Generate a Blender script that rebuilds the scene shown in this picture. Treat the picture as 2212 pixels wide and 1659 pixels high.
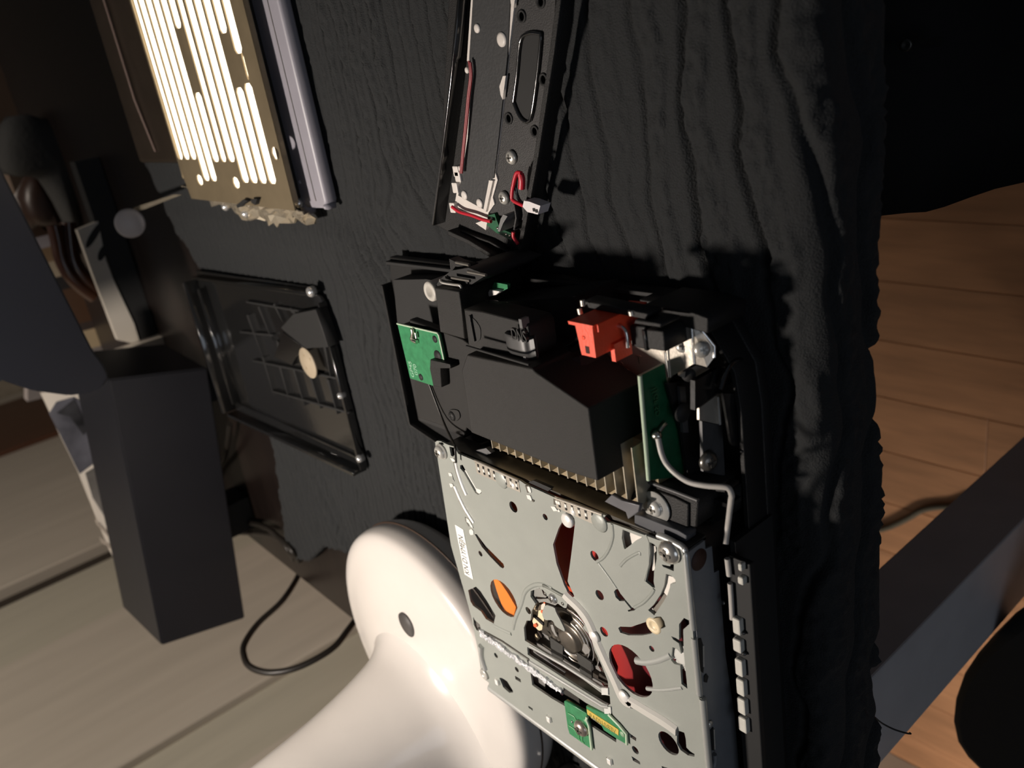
import bpy, bmesh, math, random
import numpy as np
from mathutils import Vector, Matrix
random.seed(7); rng=np.random.default_rng(5)
S=bpy.context.scene; COL=S.collection
for o in list(bpy.data.objects): bpy.data.objects.remove(o)
# ------------------------------------------------------------------ camera (a phone held rolled, 30 cm above the desk)
CX,CY,F=1106.0,829.5,1854.0; H=.30
W=np.array([[-0.6380192607,-0.1942268239,0.7451223818],[0.1558195507,0.9150806785,0.3719510983],[-0.7540899751,0.3534165995,-0.5535747616]])
CAM=np.array([0,0,H])
cd=bpy.data.cameras.new('camera'); cam=bpy.data.objects.new('camera',cd); COL.objects.link(cam)
cd.sensor_width=36; cd.lens=F/2212*36; cd.clip_start=.01; cd.clip_end=50
cam.matrix_world=Matrix([[W[0][0],-W[0][1],-W[0][2],0],[W[1][0],-W[1][1],-W[1][2],0],[W[2][0],-W[2][1],-W[2][2],H],[0,0,0,1]])
S.camera=cam
cd.dof.use_dof=True; cd.dof.focus_distance=.46; cd.dof.aperture_fstop=10.0
# ------------------------------------------------------------------ world, desk lamp, added fill lights, exposure
S.view_settings.view_transform='Standard'; S.view_settings.look='None'; S.view_settings.gamma=1
S.view_settings.use_curve_mapping=False; S.view_settings.exposure=0.0
wd=bpy.data.worlds.new('world'); S.world=wd; wd.use_nodes=True
wd.node_tree.nodes['Background'].inputs[0].default_value=(.75,.85,1,1)
wd.node_tree.nodes['Background'].inputs[1].default_value=.045
def light(name,kind,loc,power,col,size=.1,target=None,spot=None):
    l=bpy.data.lights.new(name,kind); l.energy=power; l.color=col
    if kind=='AREA': l.shape='DISK'; l.size=size
    else: l.shadow_soft_size=size
    if spot: l.spot_size=spot[0]; l.spot_blend=spot[1]
    o=bpy.data.objects.new(name,l); COL.objects.link(o); o.location=loc
    if target is not None:
        o.rotation_euler=(Vector(target)-Vector(loc)).to_track_quat('-Z','Y').to_euler()
    return o
KEY=light('desk_lamp_bulb','SPOT',(.54,.29,.74),37.0,(1,.89,.79),.035,(.64,.42,0),(2.25,1.0))
WALLL=light('added_wall_fill','SPOT',(1.5,-.5,1.55),96,(1,.87,.74),.15,(2.2,1.15,.4),(1.8,.8))  # unseen spot added only to brighten the back wall boards
FILL=light('added_cool_fill','AREA',(-1.3,.35,.75),2.6,(.78,.86,1),1.0,(.3,.35,0))  # added bluish fill that lifts the dark viewer-facing sides
ROOM=light('added_floor_fill','SPOT',(-.10,1.05,-.20),17.0,(1,.92,.85),.10,(.42,1.0,-.72),(1.55,1.0))  # spot added below desk height to brighten the floor and desk leg
# ------------------------------------------------------------------ materials
MATS={}
def M(name,col,rough=.5,metal=0,var=0.0,vscale=40,bump=0,bscale=300,coat=0,spec=None,emit=0,sheen=0,objvar=0,stretch=None):
    if name in MATS: return MATS[name]
    m=bpy.data.materials.new(name); m.use_nodes=True; nt=m.node_tree; b=nt.nodes['Principled BSDF']
    b.inputs['Base Color'].default_value=(*col,1); b.inputs['Roughness'].default_value=rough; b.inputs['Metallic'].default_value=metal
    if coat: b.inputs['Coat Weight'].default_value=coat; b.inputs['Coat Roughness'].default_value=.08
    if spec is not None: b.inputs['Specular IOR Level'].default_value=spec
    if sheen: b.inputs['Sheen Weight'].default_value=sheen; b.inputs['Sheen Roughness'].default_value=.6
    if emit: b.inputs['Emission Color'].default_value=(*col,1); b.inputs['Emission Strength'].default_value=emit
    tc=nt.nodes.new('ShaderNodeTexCoord'); src=tc.outputs['Object']
    if stretch:
        mp=nt.nodes.new('ShaderNodeMapping'); mp.inputs['Scale'].default_value=stretch; nt.links.new(src,mp.inputs[0]); src=mp.outputs[0]
    if var or objvar:
        n=nt.nodes.new('ShaderNodeTexNoise'); n.inputs['Scale'].default_value=vscale; n.inputs['Detail'].default_value=5
        nt.links.new(src,n.inputs['Vector'])
        r=nt.nodes.new('ShaderNodeMapRange'); r.inputs[1].default_value=.3; r.inputs[2].default_value=.7; r.inputs[3].default_value=1-var; r.inputs[4].default_value=1+var
        nt.links.new(n.outputs[0],r.inputs[0]); out=r.outputs[0]
        if objvar:
            oi=nt.nodes.new('ShaderNodeObjectInfo'); q=nt.nodes.new('ShaderNodeMapRange'); q.inputs[3].default_value=1-objvar; q.inputs[4].default_value=1+objvar
            nt.links.new(oi.outputs['Random'],q.inputs[0]); mu=nt.nodes.new('ShaderNodeMath'); mu.operation='MULTIPLY'
            nt.links.new(out,mu.inputs[0]); nt.links.new(q.outputs[0],mu.inputs[1]); out=mu.outputs[0]
        v=nt.nodes.new('ShaderNodeVectorMath'); v.operation='SCALE'; v.inputs[0].default_value=col
        nt.links.new(out,v.inputs['Scale']); nt.links.new(v.outputs[0],b.inputs['Base Color'])
    if bump:
        n=nt.nodes.new('ShaderNodeTexNoise'); n.inputs['Scale'].default_value=bscale; n.inputs['Detail'].default_value=4
        nt.links.new(src,n.inputs['Vector'])
        bp=nt.nodes.new('ShaderNodeBump'); bp.inputs['Strength'].default_value=bump; bp.inputs['Distance'].default_value=.002
        nt.links.new(n.outputs[0],bp.inputs['Height']); nt.links.new(bp.outputs[0],b.inputs['Normal'])
    MATS[name]=m; return m
lidm=M('grey_coated_steel',(.285,.30,.275),.42,.1,.03,60,.05,900)
lidedge=M('bent_steel_edge',(.55,.56,.54),.30,.6,.03)
bright=M('bright_bare_steel',(.92,.90,.86),.30,.35,.03,200)
steel=M('zinc_steel',(.62,.60,.55),.30,.55,.12,120,.08,500)
steelw=M('brushed_shield_steel',(.48,.44,.38),.36,.5,.08,150,.06,700)
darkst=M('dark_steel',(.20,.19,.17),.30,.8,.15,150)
sidest=M('side_steel_blue_grey',(.19,.20,.215),.5,.2,.06,90,.05,600)
chrome=M('chrome',(.8,.79,.77),.15,.8,.02)
blk=M('black_matt_plastic',(.0085,.0082,.008),.55,0,.08,150,.25,1600,spec=.35)
blkc=M('fan_cover_black_plastic',(.0105,.0098,.009),.6,0,.06,150,.25,2600,spec=.35)
blkg=M('black_gloss_plastic',(.008,.008,.008),.16,0,.05,60,.02,200,spec=.8,coat=.6)
blkd=M('deep_black',(.006,.006,.006),.7,0,.1,100)
red=M('red_plastic',(.95,.085,.03),.42,0,.04,200,.1,900)
pcb=M('green_circuit_board',(.035,.20,.085),.33,0,.18,300,.05,800,coat=.3)
pcbd=M('dark_green_circuit_board',(.008,.085,.035),.4,0,.15,300,.05,800)
pcbe=M('circuit_board_edge',(.42,.52,.38),.5,0,.05)
white=M('white_plastic',(.80,.78,.75),.25,0,.02,20,coat=.4)
enam=M('white_enamel',(.62,.585,.55),.22,0,.05,9,.02,30,coat=.5)
paper=M('white_label_paper',(.80,.79,.74),.7,0,.03,100)
ink=M('black_ink',(.02,.02,.02),.7)
yel=M('yellow_label',(.50,.36,.07),.6,0,.06,300)
bronze=M('bronze_heatsink',(.34,.27,.17),.35,.4,.35,60,stretch=(1,.15,1))
finm=M('heatsink_fin',(.42,.38,.30),.32,.5,.1,200)
cream=M('cream_plastic',(.72,.60,.40),.4,0,.05,100)
tape=M('crumpled_silver_tape',(.75,.76,.78),.28,.55,.12,500,1.0,700)
copper=M('brown_cable_plastic',(.045,.016,.007),.25,0,.1,60,coat=.4)
cordm=M('black_rubber_cord',(.010,.008,.006),.45,0,.1,100)
redw=M('red_wire',(.45,.015,.03),.4)
greyw=M('grey_antenna_wire',(.42,.40,.37),.4,0,.05,200)
gold=M('solder',(.75,.72,.62),.25,1,.2,800)
# ------------------------------------------------------------------ measuring helpers: a viewing direction met with a plane of known height or depth
def _r(p): return W@np.array([p[0]-CX,p[1]-CY,F])
def U(p,z): d=_r(p); return Vector(CAM+d*(z-H)/d[2])
def UX(p,x): d=_r(p); return Vector(CAM+d*x/d[0])
def UY(p,y): d=_r(p); return Vector(CAM+d*y/d[1])
def A(x,y): return (920+x*.21704,940+y*.217)
def B(x,y): return (1260+x*.2532,980+y*.2532)
def C_(x,y): return (980+x*.2405,1260+y*.2405)
def D(x,y): return (1260+x*.2285,1280+y*.2285)
def E_(x,y): return (830+x*.3014,540+y*.3014)
def F_(x,y): return (1200+x*.3014,600+y*.3014)
def G(x,y): return (900+x*.3738,y*.3738)
def I_(x,y): return (350+x*.3014,500+y*.3014)
def K(x,y): return (260+x*.3014,y*.3014)
def Tt(x,y): return (x*.3014,500+y*.3014)
def N(x,y): return (1640+x*.3972,1000+y*.3972)
def J(x,y): return (x*.2049,220+y*.2049)
def Wc(x,y): return (1120+x*.1326,1260+y*.1326)
def Lb(x,y): return (1200+x*.0964,1480+y*.0964)
def Q(x,y): return (940+x*.15066,550+y*.15066)
def R_(x,y): return (1370+x*.1567,980+y*.1567)
def V_(x,y): return (x*.4576,900+y*.4576)
def L_(x,y): return (560+x*.337,1100+y*.337)
# ------------------------------------------------------------------ object helpers
def tag(o,label=None,cat=None,group=None,kind=None):
    if label:o['label']=label
    if cat:o['category']=cat
    if group:o['group']=group
    if kind:o['kind']=kind
    return o
def thing(name,loc,label,cat,group=None):
    o=bpy.data.objects.new(name,None); COL.objects.link(o); o.location=loc; o.empty_display_size=.01
    return tag(o,label,cat,group)
def wloc(o):
    v=Vector((0,0,0))
    while o is not None: v+=o.location; o=o.parent
    return v
def finish(name,me,mat,parent,smooth=False):
    """me holds world coordinates; the object's origin goes to its parent's origin, or to the mesh's own base"""
    if mat is not None:
        for m in (mat if isinstance(mat,(list,tuple)) else [mat]): me.materials.append(m)
    if parent is not None: base=wloc(parent)
    else:
        n=len(me.vertices); co=np.empty(n*3,dtype=np.float32); me.vertices.foreach_get('co',co); co=co.reshape(-1,3)
        a,b=co.min(0),co.max(0); base=Vector(((a[0]+b[0])/2,(a[1]+b[1])/2,a[2]))
    me.transform(Matrix.Translation(-Vector(base)))
    if smooth:
        me.polygons.foreach_set('use_smooth',[True]*len(me.polygons))
    o=bpy.data.objects.new(name,me); COL.objects.link(o)
    if parent is not None: o.parent=parent
    else: o.location=base
    return o
def mesh(name,vs,fs,mat,parent=None,smooth=False):
    me=bpy.data.meshes.new(name); me.from_pydata([tuple(v) for v in vs],[],fs); me.update()
    return finish(name,me,mat,parent,smooth)
def fromcurve(cu):
    t=bpy.data.objects.new('t',cu); COL.objects.link(t)
    dg=bpy.context.evaluated_depsgraph_get(); dg.update()
    me=bpy.data.meshes.new_from_object(t.evaluated_get(dg)); bpy.data.objects.remove(t); bpy.data.curves.remove(cu)
    me.materials.clear()
    return me
def chaikin(p,n):
    p=[tuple(q[:2]) for q in p]
    for _ in range(n):
        o=[]
        for i in range(len(p)):
            a=p[i];b=p[(i+1)%len(p)]
            o+=[(a[0]*.8+b[0]*.2,a[1]*.8+b[1]*.2),(a[0]*.2+b[0]*.8,a[1]*.2+b[1]*.8)]
        p=o
    return p
def cutplate(name,poly,z1,z0,mat,parent,holes):
    """plate with cutouts: constrained triangulation, faces inside a cutout dropped"""
    from mathutils.geometry import delaunay_2d_cdt
    q=100.0; vs=[];es=[]; loops=[[(v[0],v[1]) for v in l] for l in [poly]+list(holes)]
    for l in loops:
        b=len(vs); vs+=[Vector((x*q,y*q)) for x,y in l]; es+=[(b+i,b+(i+1)%len(l)) for i in range(len(l))]
    V,Ed,Fc,_,_,_=delaunay_2d_cdt(vs,es,[],0,1e-6)
    c=np.array([((V[f[0]]+V[f[1]]+V[f[2]])/3/q)[:] for f in Fc]); keep=inpoly(c[:,0],c[:,1],loops[0])
    for l in loops[1:]: keep&=~inpoly(c[:,0],c[:,1],l)
    F2=[f for f,k_ in zip(Fc,keep) if k_]; n=len(V)
    edges={}
    for f in F2:
        for i in range(3): a,b=f[i],f[(i+1)%3]; edges[(a,b)]=1
    co=[(v.x/q,v.y/q,z1) for v in V]+[(v.x/q,v.y/q,z0) for v in V]
    fs=[tuple(f) for f in F2]+[(f[2]+n,f[1]+n,f[0]+n) for f in F2]+[(b,a,a+n,b+n) for (a,b) in edges if (b,a) not in edges]
    me=bpy.data.meshes.new(name); bm=bmesh.new(); bv_=[bm.verts.new(p) for p in co]
    for f in fs:
        try: bm.faces.new([bv_[i] for i in f])
        except ValueError: pass
    bmesh.ops.delete(bm,geom=[v for v in bm.verts if not v.link_faces],context='VERTS'); bmesh.ops.recalc_face_normals(bm,faces=bm.faces); bm.to_mesh(me); bm.free()
    return finish(name,me,mat,parent)
def wplate(name,poly,z1,z0,mat,parent=None,holes=(),bev=0,round_=0,hround=1):
    """horizontal plate between z0 and z1; poly and holes in world XY"""
    if holes: return cutplate(name,poly,z1,z0,mat,parent,holes)
    cu=bpy.data.curves.new(name,'CURVE'); cu.dimensions='2D'; cu.fill_mode='BOTH'
    q_=100.0   # filled at a larger scale, then brought down, so that small cutouts survive
    cu.extrude=max((z1-z0)/2-bev,1e-5)*q_; cu.bevel_depth=bev*q_; cu.bevel_resolution=1; cu.offset=-bev*q_ if bev else 0
    for pl,n in [(poly,round_)]+[(h,hround) for h in holes]:
        pts=chaikin(pl,n) if n else [tuple(q[:2]) for q in pl]
        s=cu.splines.new('POLY'); s.points.add(len(pts)-1); s.use_cyclic_u=True
        for i,q in enumerate(pts): s.points[i].co=(q[0]*q_,q[1]*q_,0,1)
    me=fromcurve(cu); me.transform(Matrix.Translation((0,0,(z0+z1)/2))@Matrix.Scale(1/q_,4))
    return finish(name,me,mat,parent)
def plate(name,px,z1,z0,mat,parent=None,holes=(),bev=0,round_=0,hround=1):
    return wplate(name,[U(p,z1) for p in px],z1,z0,mat,parent,[[U(p,z1) for p in h] for h in holes],bev,round_,hround)
def circ(px,z,r,n=20):
    c=U(px,z); return [(c.x+r*math.cos(6.2832*i/n),c.y+r*math.sin(6.2832*i/n)) for i in range(n)]
def prism(name,a,b,mat,parent=None,smooth=False):
    """solid between two matching outlines of world points"""
    n=len(a); fs=[list(range(n))[::-1],list(range(n,2*n))]+[(i,(i+1)%n,n+(i+1)%n,n+i) for i in range(n)]
    me=bpy.data.meshes.new(name); bm=bmesh.new()
    vs=[bm.verts.new(v) for v in list(a)+list(b)]
    for f in fs: bm.faces.new([vs[i] for i in f])
    bmesh.ops.recalc_face_normals(bm,faces=bm.faces); bm.to_mesh(me); bm.free()
    return finish(name,me,mat,parent,smooth)
def xslab(name,px,x,t,mat,parent=None):
    """slab standing in the plane X=x, t thick away from the viewer"""
    a=[UX(p,x) for p in px]; return prism(name,a,[v+Vector((t,0,0)) for v in a],mat,parent)
def yslab(name,px,y,t,mat,parent=None):
    a=[UY(p,y) for p in px]; return prism(name,a,[v+Vector((0,t,0)) for v in a],mat,parent)
def boxm(x0,x1,y0,y1,z0,z1,bev=0,seg=2):
    bm=bmesh.new(); bmesh.ops.create_cube(bm,size=1)
    for v in bm.verts: v.co=Vector(((x0+x1)/2+v.co.x*(x1-x0),(y0+y1)/2+v.co.y*(y1-y0),(z0+z1)/2+v.co.z*(z1-z0)))
    if bev: bmesh.ops.bevel(bm,geom=bm.edges[:],offset=bev,segments=seg,affect='EDGES',profile=.5)
    return bm
def box(name,x0,x1,y0,y1,z0,z1,mat,parent=None,bev=0,seg=2):
    if x0>x1:x0,x1=x1,x0
    if y0>y1:y0,y1=y1,y0
    me=bpy.data.meshes.new(name); bm=boxm(x0,x1,y0,y1,z0,z1,bev,seg); bm.to_mesh(me); bm.free()
    return finish(name,me,mat,parent)
def smoothpts(p,n=8):
    p=[Vector(q) for q in p]; out=[]
    for i in range(len(p)-1):
        p0=p[max(i-1,0)];p1=p[i];p2=p[i+1];p3=p[min(i+2,len(p)-1)]
        for k in range(n):
            t=k/n; out.append(.5*((2*p1)+(-p0+p2)*t+(2*p0-5*p1+4*p2-p3)*t*t+(-p0+3*p1-3*p2+p3)*t**3))
    return out+[p[-1]]
def tube(name,pts,r,mat,parent=None,smooth_n=6,res=3,cyc=False):
    cu=bpy.data.curves.new(name,'CURVE'); cu.dimensions='3D'; cu.bevel_depth=r; cu.bevel_resolution=res; cu.use_fill_caps=True
    pp=smoothpts(pts,smooth_n) if smooth_n else [Vector(q) for q in pts]
    s=cu.splines.new('POLY'); s.points.add(len(pp)-1); s.use_cyclic_u=cyc
    for i,q in enumerate(pp): s.points[i].co=(*q,1)
    me=fromcurve(cu); return finish(name,me,mat,parent,True)
def lathe_mesh(prof,n=32,squash=1.0):
    vs=[];fs=[]
    for (r,z) in prof:
        for i in range(n): a=6.28318*i/n; vs.append((r*math.cos(a),r*math.sin(a)*squash,z))
    m=len(prof)
    for j in range(m-1):
        for i in range(n): fs.append((j*n+i,j*n+(i+1)%n,(j+1)*n+(i+1)%n,(j+1)*n+i))
    fs.append(tuple(range(n))[::-1]); fs.append(tuple((m-1)*n+i for i in range(n)))
    return vs,fs
def lathe(name,c,prof,mat,parent=None,n=32,axis=None,smooth=True):
    vs,fs=lathe_mesh(prof,n); q=Vector((0,0,1)).rotation_difference(Vector(axis)) if axis is not None else None
    vs=[(q@Vector(v) if q else Vector(v))+Vector(c) for v in vs]
    me=bpy.data.meshes.new(name); me.from_pydata([tuple(v) for v in vs],[],fs); me.update()
    bm=bmesh.new(); bm.from_mesh(me); bmesh.ops.recalc_face_normals(bm,faces=bm.faces); bm.to_mesh(me); bm.free()
    return finish(name,me,mat,parent,smooth)
def text(name,s,c,dirx,diry,size,depth,mat,parent=None,shear=0,width=None):
    cu=bpy.data.curves.new(name,'FONT'); cu.body=s; cu.size=size; cu.extrude=depth; cu.align_x='CENTER'; cu.align_y='CENTER'; cu.shear=shear
    me=fromcurve(cu); X=Vector(dirx).normalized(); Y=Vector(diry).normalized(); Z=X.cross(Y)
    if width:
        xs=[v.co.x for v in me.vertices]; k=width/(max(xs)-min(xs)); me.transform(Matrix.Scale(k,4,(1,0,0)))
    R=Matrix((X,Y,Z)).transposed().to_4x4(); me.transform(Matrix.Translation(Vector(c))@R)
    return finish(name,me,mat,parent)
def screw(c,r,parent,mat=None,axis=None,washer=0,name='screw',dark=None):
    """pan head with a cross recess, optional washer"""
    prof=[(r*1.02,0),(r,r*.25),(r*.85,r*.5),(r*.55,r*.66),(r*.001,r*.72)]
    if washer: prof=[(washer,0),(washer,r*.22),(r*1.05,r*.24)]+[(a,b+r*.22) for a,b in prof[1:]]
    vs,fs=lathe_mesh(prof,24); nf=len(fs)
    top=prof[-1][1]
    for k in range(2):
        w,l=r*.13,r*.5; x,y=(l,w) if k else (w,l); b=len(vs)
        vs+=[(sx*x,sy*y,zz) for zz in (top-r*.3,top+r*.04) for sx,sy in ((-1,-1),(1,-1),(1,1),(-1,1))]
        fs+=[tuple(b+i for i in f) for f in ((0,3,2,1),(4,5,6,7),(0,1,5,4),(1,2,6,5),(2,3,7,6),(3,0,4,7))]
    q=Vector((0,0,1)).rotation_difference(Vector(axis)) if axis is not None else None
    vs=[(q@Vector(v) if q else Vector(v))+Vector(c) for v in vs]
    me=bpy.data.meshes.new(name); me.from_pydata([tuple(v) for v in vs],[],fs); me.update()
    o=finish(name,me,[mat or steel,dark or darkst],parent,False)
    for i,p in enumerate(me.polygons):
        p.use_smooth=i<nf
        p.material_index=0 if i<nf else 1
    return o
def vnoise(x,y,sc,seed=0):
    """smooth value noise"""
    r=np.random.default_rng(seed); g=r.random((128,128)); x=x/sc+40; y=y/sc+40
    xi=np.floor(x).astype(int);yi=np.floor(y).astype(int);fx=x-xi;fy=y-yi;fx=fx*fx*(3-2*fx);fy=fy*fy*(3-2*fy)
    a=g[xi%128,yi%128];b=g[(xi+1)%128,yi%128];c=g[xi%128,(yi+1)%128];d=g[(xi+1)%128,(yi+1)%128]
    return (a*(1-fx)+b*fx)*(1-fy)+(c*(1-fx)+d*fx)*fy-.5
def inpoly(x,y,poly):
    r=np.zeros(x.shape,bool); n=len(poly)
    for i in range(n):
        x1,y1=poly[i];x2,y2=poly[(i+1)%n]
        c=((y1>y)!=(y2>y))&(x<(x2-x1)*(y-y1)/((y2-y1) or 1e-9)+x1); r^=c
    return r
# ================================================================== SETTING
def structure(o): return tag(o,kind='structure')
FZ=-.72
fl=structure(box('floor',-2.2,4.4,-2.2,1.17,FZ-.02,FZ-.004,M('floor_underlay',(.12,.06,.03),.8,0,.1)))
lamin=M('laminate_oak',(.47,.235,.115),.45,0,.18,7,.03,60,objvar=.08,stretch=(1.2,9,9))
pm=None
for j in range(22):
    y=-.62+j*.082
    for i in range(7):
        x=-.9+((j*.37)%1)*.6+i*.6
        if x>2.4: continue
        if pm is None:
            pm=bpy.data.meshes.new('plank'); b=boxm(0,.5996,0,.0817,0,.008,.0008,1); b.to_mesh(pm); b.free(); pm.materials.append(lamin)
        o=bpy.data.objects.new('plank',pm); COL.objects.link(o); o.parent=fl; o.location=Vector((x,y,FZ-.006))-wloc(fl)
# far wall of tall painted boards, seen at a grazing angle
wallm=M('painted_boards',(.50,.455,.385),.45,0,.06,6,.05,40,stretch=(5,5,.4))
wallg=M('painted_boards_greenish',(.46,.435,.355),.45,0,.06,6,.05,40,stretch=(5,5,.4))
brownw=M('brown_door_frame',(.085,.035,.018),.35,0,.2,8,stretch=(8,8,.5))
gapm=M('dark_gap',(.03,.022,.015),.8)
wl=structure(box('wall_back',-2.2,4.4,1.19,1.25,FZ,1.9,M('wall_core',(.10,.085,.06),.8,0,.05)))
for (x0,x1,y,m) in ((-2.2,.6,1.155,wallm),(.603,1.368,1.155,wallm),(1.372,1.545,1.168,wallg),(1.545,1.625,1.150,wallm),(1.629,2.12,1.160,wallm),(2.123,2.42,1.166,wallg),
                  (2.42,2.50,1.185,gapm),(2.50,2.775,1.150,wallm),(2.79,3.60,1.158,wallm),(3.60,4.25,1.14,brownw),(4.25,4.38,1.15,wallm)):
    box('board',x0,x1,y,1.189,FZ,1.9,m,wl,.004,1)
structure(box('wall_right',4.4,4.46,-2.2,1.25,FZ,1.9,M('dark_wall',(.30,.26,.20),.8,0,.1)))
# desk
desk=thing('desk',(1.1,-.2,FZ),'dark glossy desk on grey legs under the black towel','desk')
deskm=M('dark_desk_veneer',(.008,.005,.004),.34,0,.25,12,.01,40,spec=.5,stretch=(6,1,6))
box('tabletop',.204,1.58,-1.1,.582,-.034,-.010,deskm,desk,.002)
legm=M('grey_leg_paint',(.42,.42,.435),.5,0,.05,30,.03,200)
for x,y in ((.23,.42),(.23,-1.0),(1.50,.42),(1.50,-1.0)): box('leg',x,x+.055,y,y+.084,FZ+.004,-.034,legm,desk,.0015)
# towel ----------------------------------------------------------------
def make_towel():
    xe=.197; ns,nt=760,430
    s=np.linspace(-.043,.80,ns); yv=np.linspace(-.33,.66,nt)
    Sg,Yg=np.meshgrid(s,yv,indexing='ij')
    # fold over the desk edge
    R=.010; al=np.clip(-Sg/R,0,math.pi/2)
    X=np.where(Sg>0,xe+Sg,xe-R*np.sin(al)); Z=np.where(Sg>0,0,-R*(1-np.cos(al)))
    Z=np.where(Sg<-R*math.pi/2,-R-(-Sg-R*math.pi/2),Z)
    nx=np.where(Sg>0,0,-np.sin(al)); nz=np.where(Sg>0,1,np.cos(al))
    u=xe+Sg
    # warped ribs
    g=np.exp(-(((u-.50)/.13)**2+((Yg-.13)/.13)**2))
    wr=.030*vnoise(u,Yg,.16,1)+.020*vnoise(u,Yg,.055,2)*(.25+1.6*g)+.05*g*vnoise(u,Yg,.09,9)+.006*vnoise(u,Yg,.02,8)
    per=.0225-.0075*np.clip((u-.33)/.1,0,1)
    ph=np.cumsum(1/per*np.full_like(u,s[1]-s[0]),axis=0)+wr/.016
    f=ph-np.floor(ph)
    rib=np.clip(np.minimum(f/.16,(1-f)/.10),0,1); rib=rib*rib*(3-2*rib)
    band=np.clip(np.minimum((f-.42)/.08,(.98-f)/.08),0,1)
    terry=(vnoise(u,Yg,.0022,3)+.7*vnoise(u,Yg,.0042,4))
    h=.0040*rib+.0014*band+terry*.0026*(.10+.90*band)*(.55+.45*np.clip((.62-u)/.15,0,1))
    h+=.010*g*np.maximum(vnoise(u,Yg,.05,5),-.1)+.004*vnoise(u,Yg,.13,6)
    # silky folds near the far edge
    k=np.exp(-(((u-.73)/.11)**2+((Yg-.41)/.08)**2))
    h+=.016*k*np.abs(vnoise(u+.5*Yg,Yg*.3,.022,7))
    # lies flat under the things that rest on it
    flat=np.clip(np.minimum(np.minimum((u-.19)/.02,(.52-u)/.02),np.minimum((Yg-.105)/.02,(.46-Yg)/.02)),0,1)
    h=h*(1-.75*flat)
    und=np.zeros_like(u)
    for a0,a1,b0,b1 in ((.55,1.2,-.6,.105),(.605,.935,.145,.345),(.27,.46,-.3,.125),(.40,.65,.34,.62)):
        und=np.maximum(und,np.clip(np.minimum(np.minimum(u-a0,a1-u),np.minimum(Yg-b0,b1-Yg))/.012+1,0,1))
    h=h*(1-.45*und); h=np.where(und>.01,np.minimum(h,.0042+.010*(1-und)),h)
    hem=np.clip((-Sg-.037)/.004,0,1); h+=.0016*hem
    X=X+nx*h; Z=Z+nz*h+.0005
    Z=np.where(Sg<-.03,Z+.0022*vnoise(Yg,Yg*0,.03,12)*np.clip((-Sg-.03)/.02,0,1)*2,Z)
    outl=[(.10,-.5),(1.3,-.5),(.99,.06),(.950,.135),(.913,.181),(.880,.25),(.850,.33),(.845,.38),(.868,.44),(.893,.498),(.888,.530),(.84,.515),(.78,.470),(.71,.450),(.62,.46),(.5,.56),(.1,.62)]
    keep=inpoly(u,Yg,outl)|(Sg<.02)&(Yg<.62)
    # outside the hem: cut
    V=np.stack([X,Yg,Z],-1).reshape(-1,3); idx=np.arange(ns*nt).reshape(ns,nt)
    kk=keep[:-1,:-1]&keep[1:,:-1]&keep[1:,1:]&keep[:-1,1:]
    q=np.stack([idx[:-1,:-1],idx[1:,:-1],idx[1:,1:],idx[:-1,1:]],-1)[kk]
    used=np.zeros(ns*nt,bool); used[q.ravel()]=True; rm=np.cumsum(used)-1
    V=V[used]; q=rm[q]
    # lower face gives the cloth its thickness
    n=len(V); V2=V.copy(); V2[:,2]-=.003; V2[:,2]=np.where(V[:,0]>xe-.002,-.0085,V2[:,2]); V2[:,0]=np.where(V[:,0]<=xe-.002,V2[:,0]+.004,V2[:,0])
    e=np.concatenate([q[:,[0,1]],q[:,[1,2]],q[:,[2,3]],q[:,[3,0]]]); key=np.sort(e,1); _,inv,cnt=np.unique(key,axis=0,return_inverse=True,return_counts=True)
    be=e[cnt[inv.ravel()]==1]
    side=np.stack([be[:,1],be[:,0],be[:,0]+n,be[:,1]+n],1)
    q=np.concatenate([q,q[:,::-1]+n,side])
    me=bpy.data.meshes.new('towel'); me.vertices.add(2*n); me.vertices.foreach_set('co',np.concatenate([V,V2]).astype(np.float32).ravel())
    me.loops.add(len(q)*4); me.loops.foreach_set('vertex_index',q.ravel().astype(np.int32))
    me.polygons.add(len(q)); me.polygons.foreach_set('loop_start',np.arange(0,len(q)*4,4,dtype=np.int32)); me.polygons.foreach_set('loop_total',np.full(len(q),4,dtype=np.int32))
    me.update(calc_edges=True); me.validate()
    o=finish('towel',me,M('black_terry_cloth',(.0048,.0061,.0070),.85,0,.3,500,.5,1100,sheen=.02),None,True)
    return tag(o,'black ribbed terry towel spread over the desk and its front edge','towel')
towel=make_towel()
# ================================================================== GAME CONSOLE CHASSIS
con=thing('console_chassis',(.36,.26,.0045),'opened black console chassis with heatsink and red connector on the towel','electronics')
TZ=.0055
tray=[(.506,.141),(.500,.124),(.238,.119),(.224,.124),(.211,.146),(.209,.165),(.209,.47),(.405,.47),(.405,.262),(.470,.258),(.512,.250)]
wplate('base_tray',tray,.012,TZ,blk,con,bev=.0008)
def wall_strip(name,pts,t,z0,z1,mat,parent,closed=False):
    """upright rim that follows a line of world XY points"""
    pts=[Vector((p[0],p[1])) for p in pts]; L=[];Rr=[]
    for i,p in enumerate(pts):
        a=pts[max(i-1,0)];b=pts[min(i+1,len(pts)-1)]; d=(b-a).normalized(); n=Vector((-d.y,d.x))*t/2
        L.append(p+n);Rr.append(p-n)
    poly=[tuple(v) for v in L]+[tuple(v) for v in Rr[::-1]]
    return wplate(name,poly,z1,z0,mat,parent,bev=min(.0004,t*.3))
wall_strip('outer_rim',[(.262,.1205),(.240,.1205),(.226,.125),(.2125,.146),(.2105,.165),(.2105,.468)],.0025,.012,.026,blk,con)
wall_strip('inner_rim',[(.216,.168),(.216,.468)],.0015,.012,.019,blkg,con)
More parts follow.
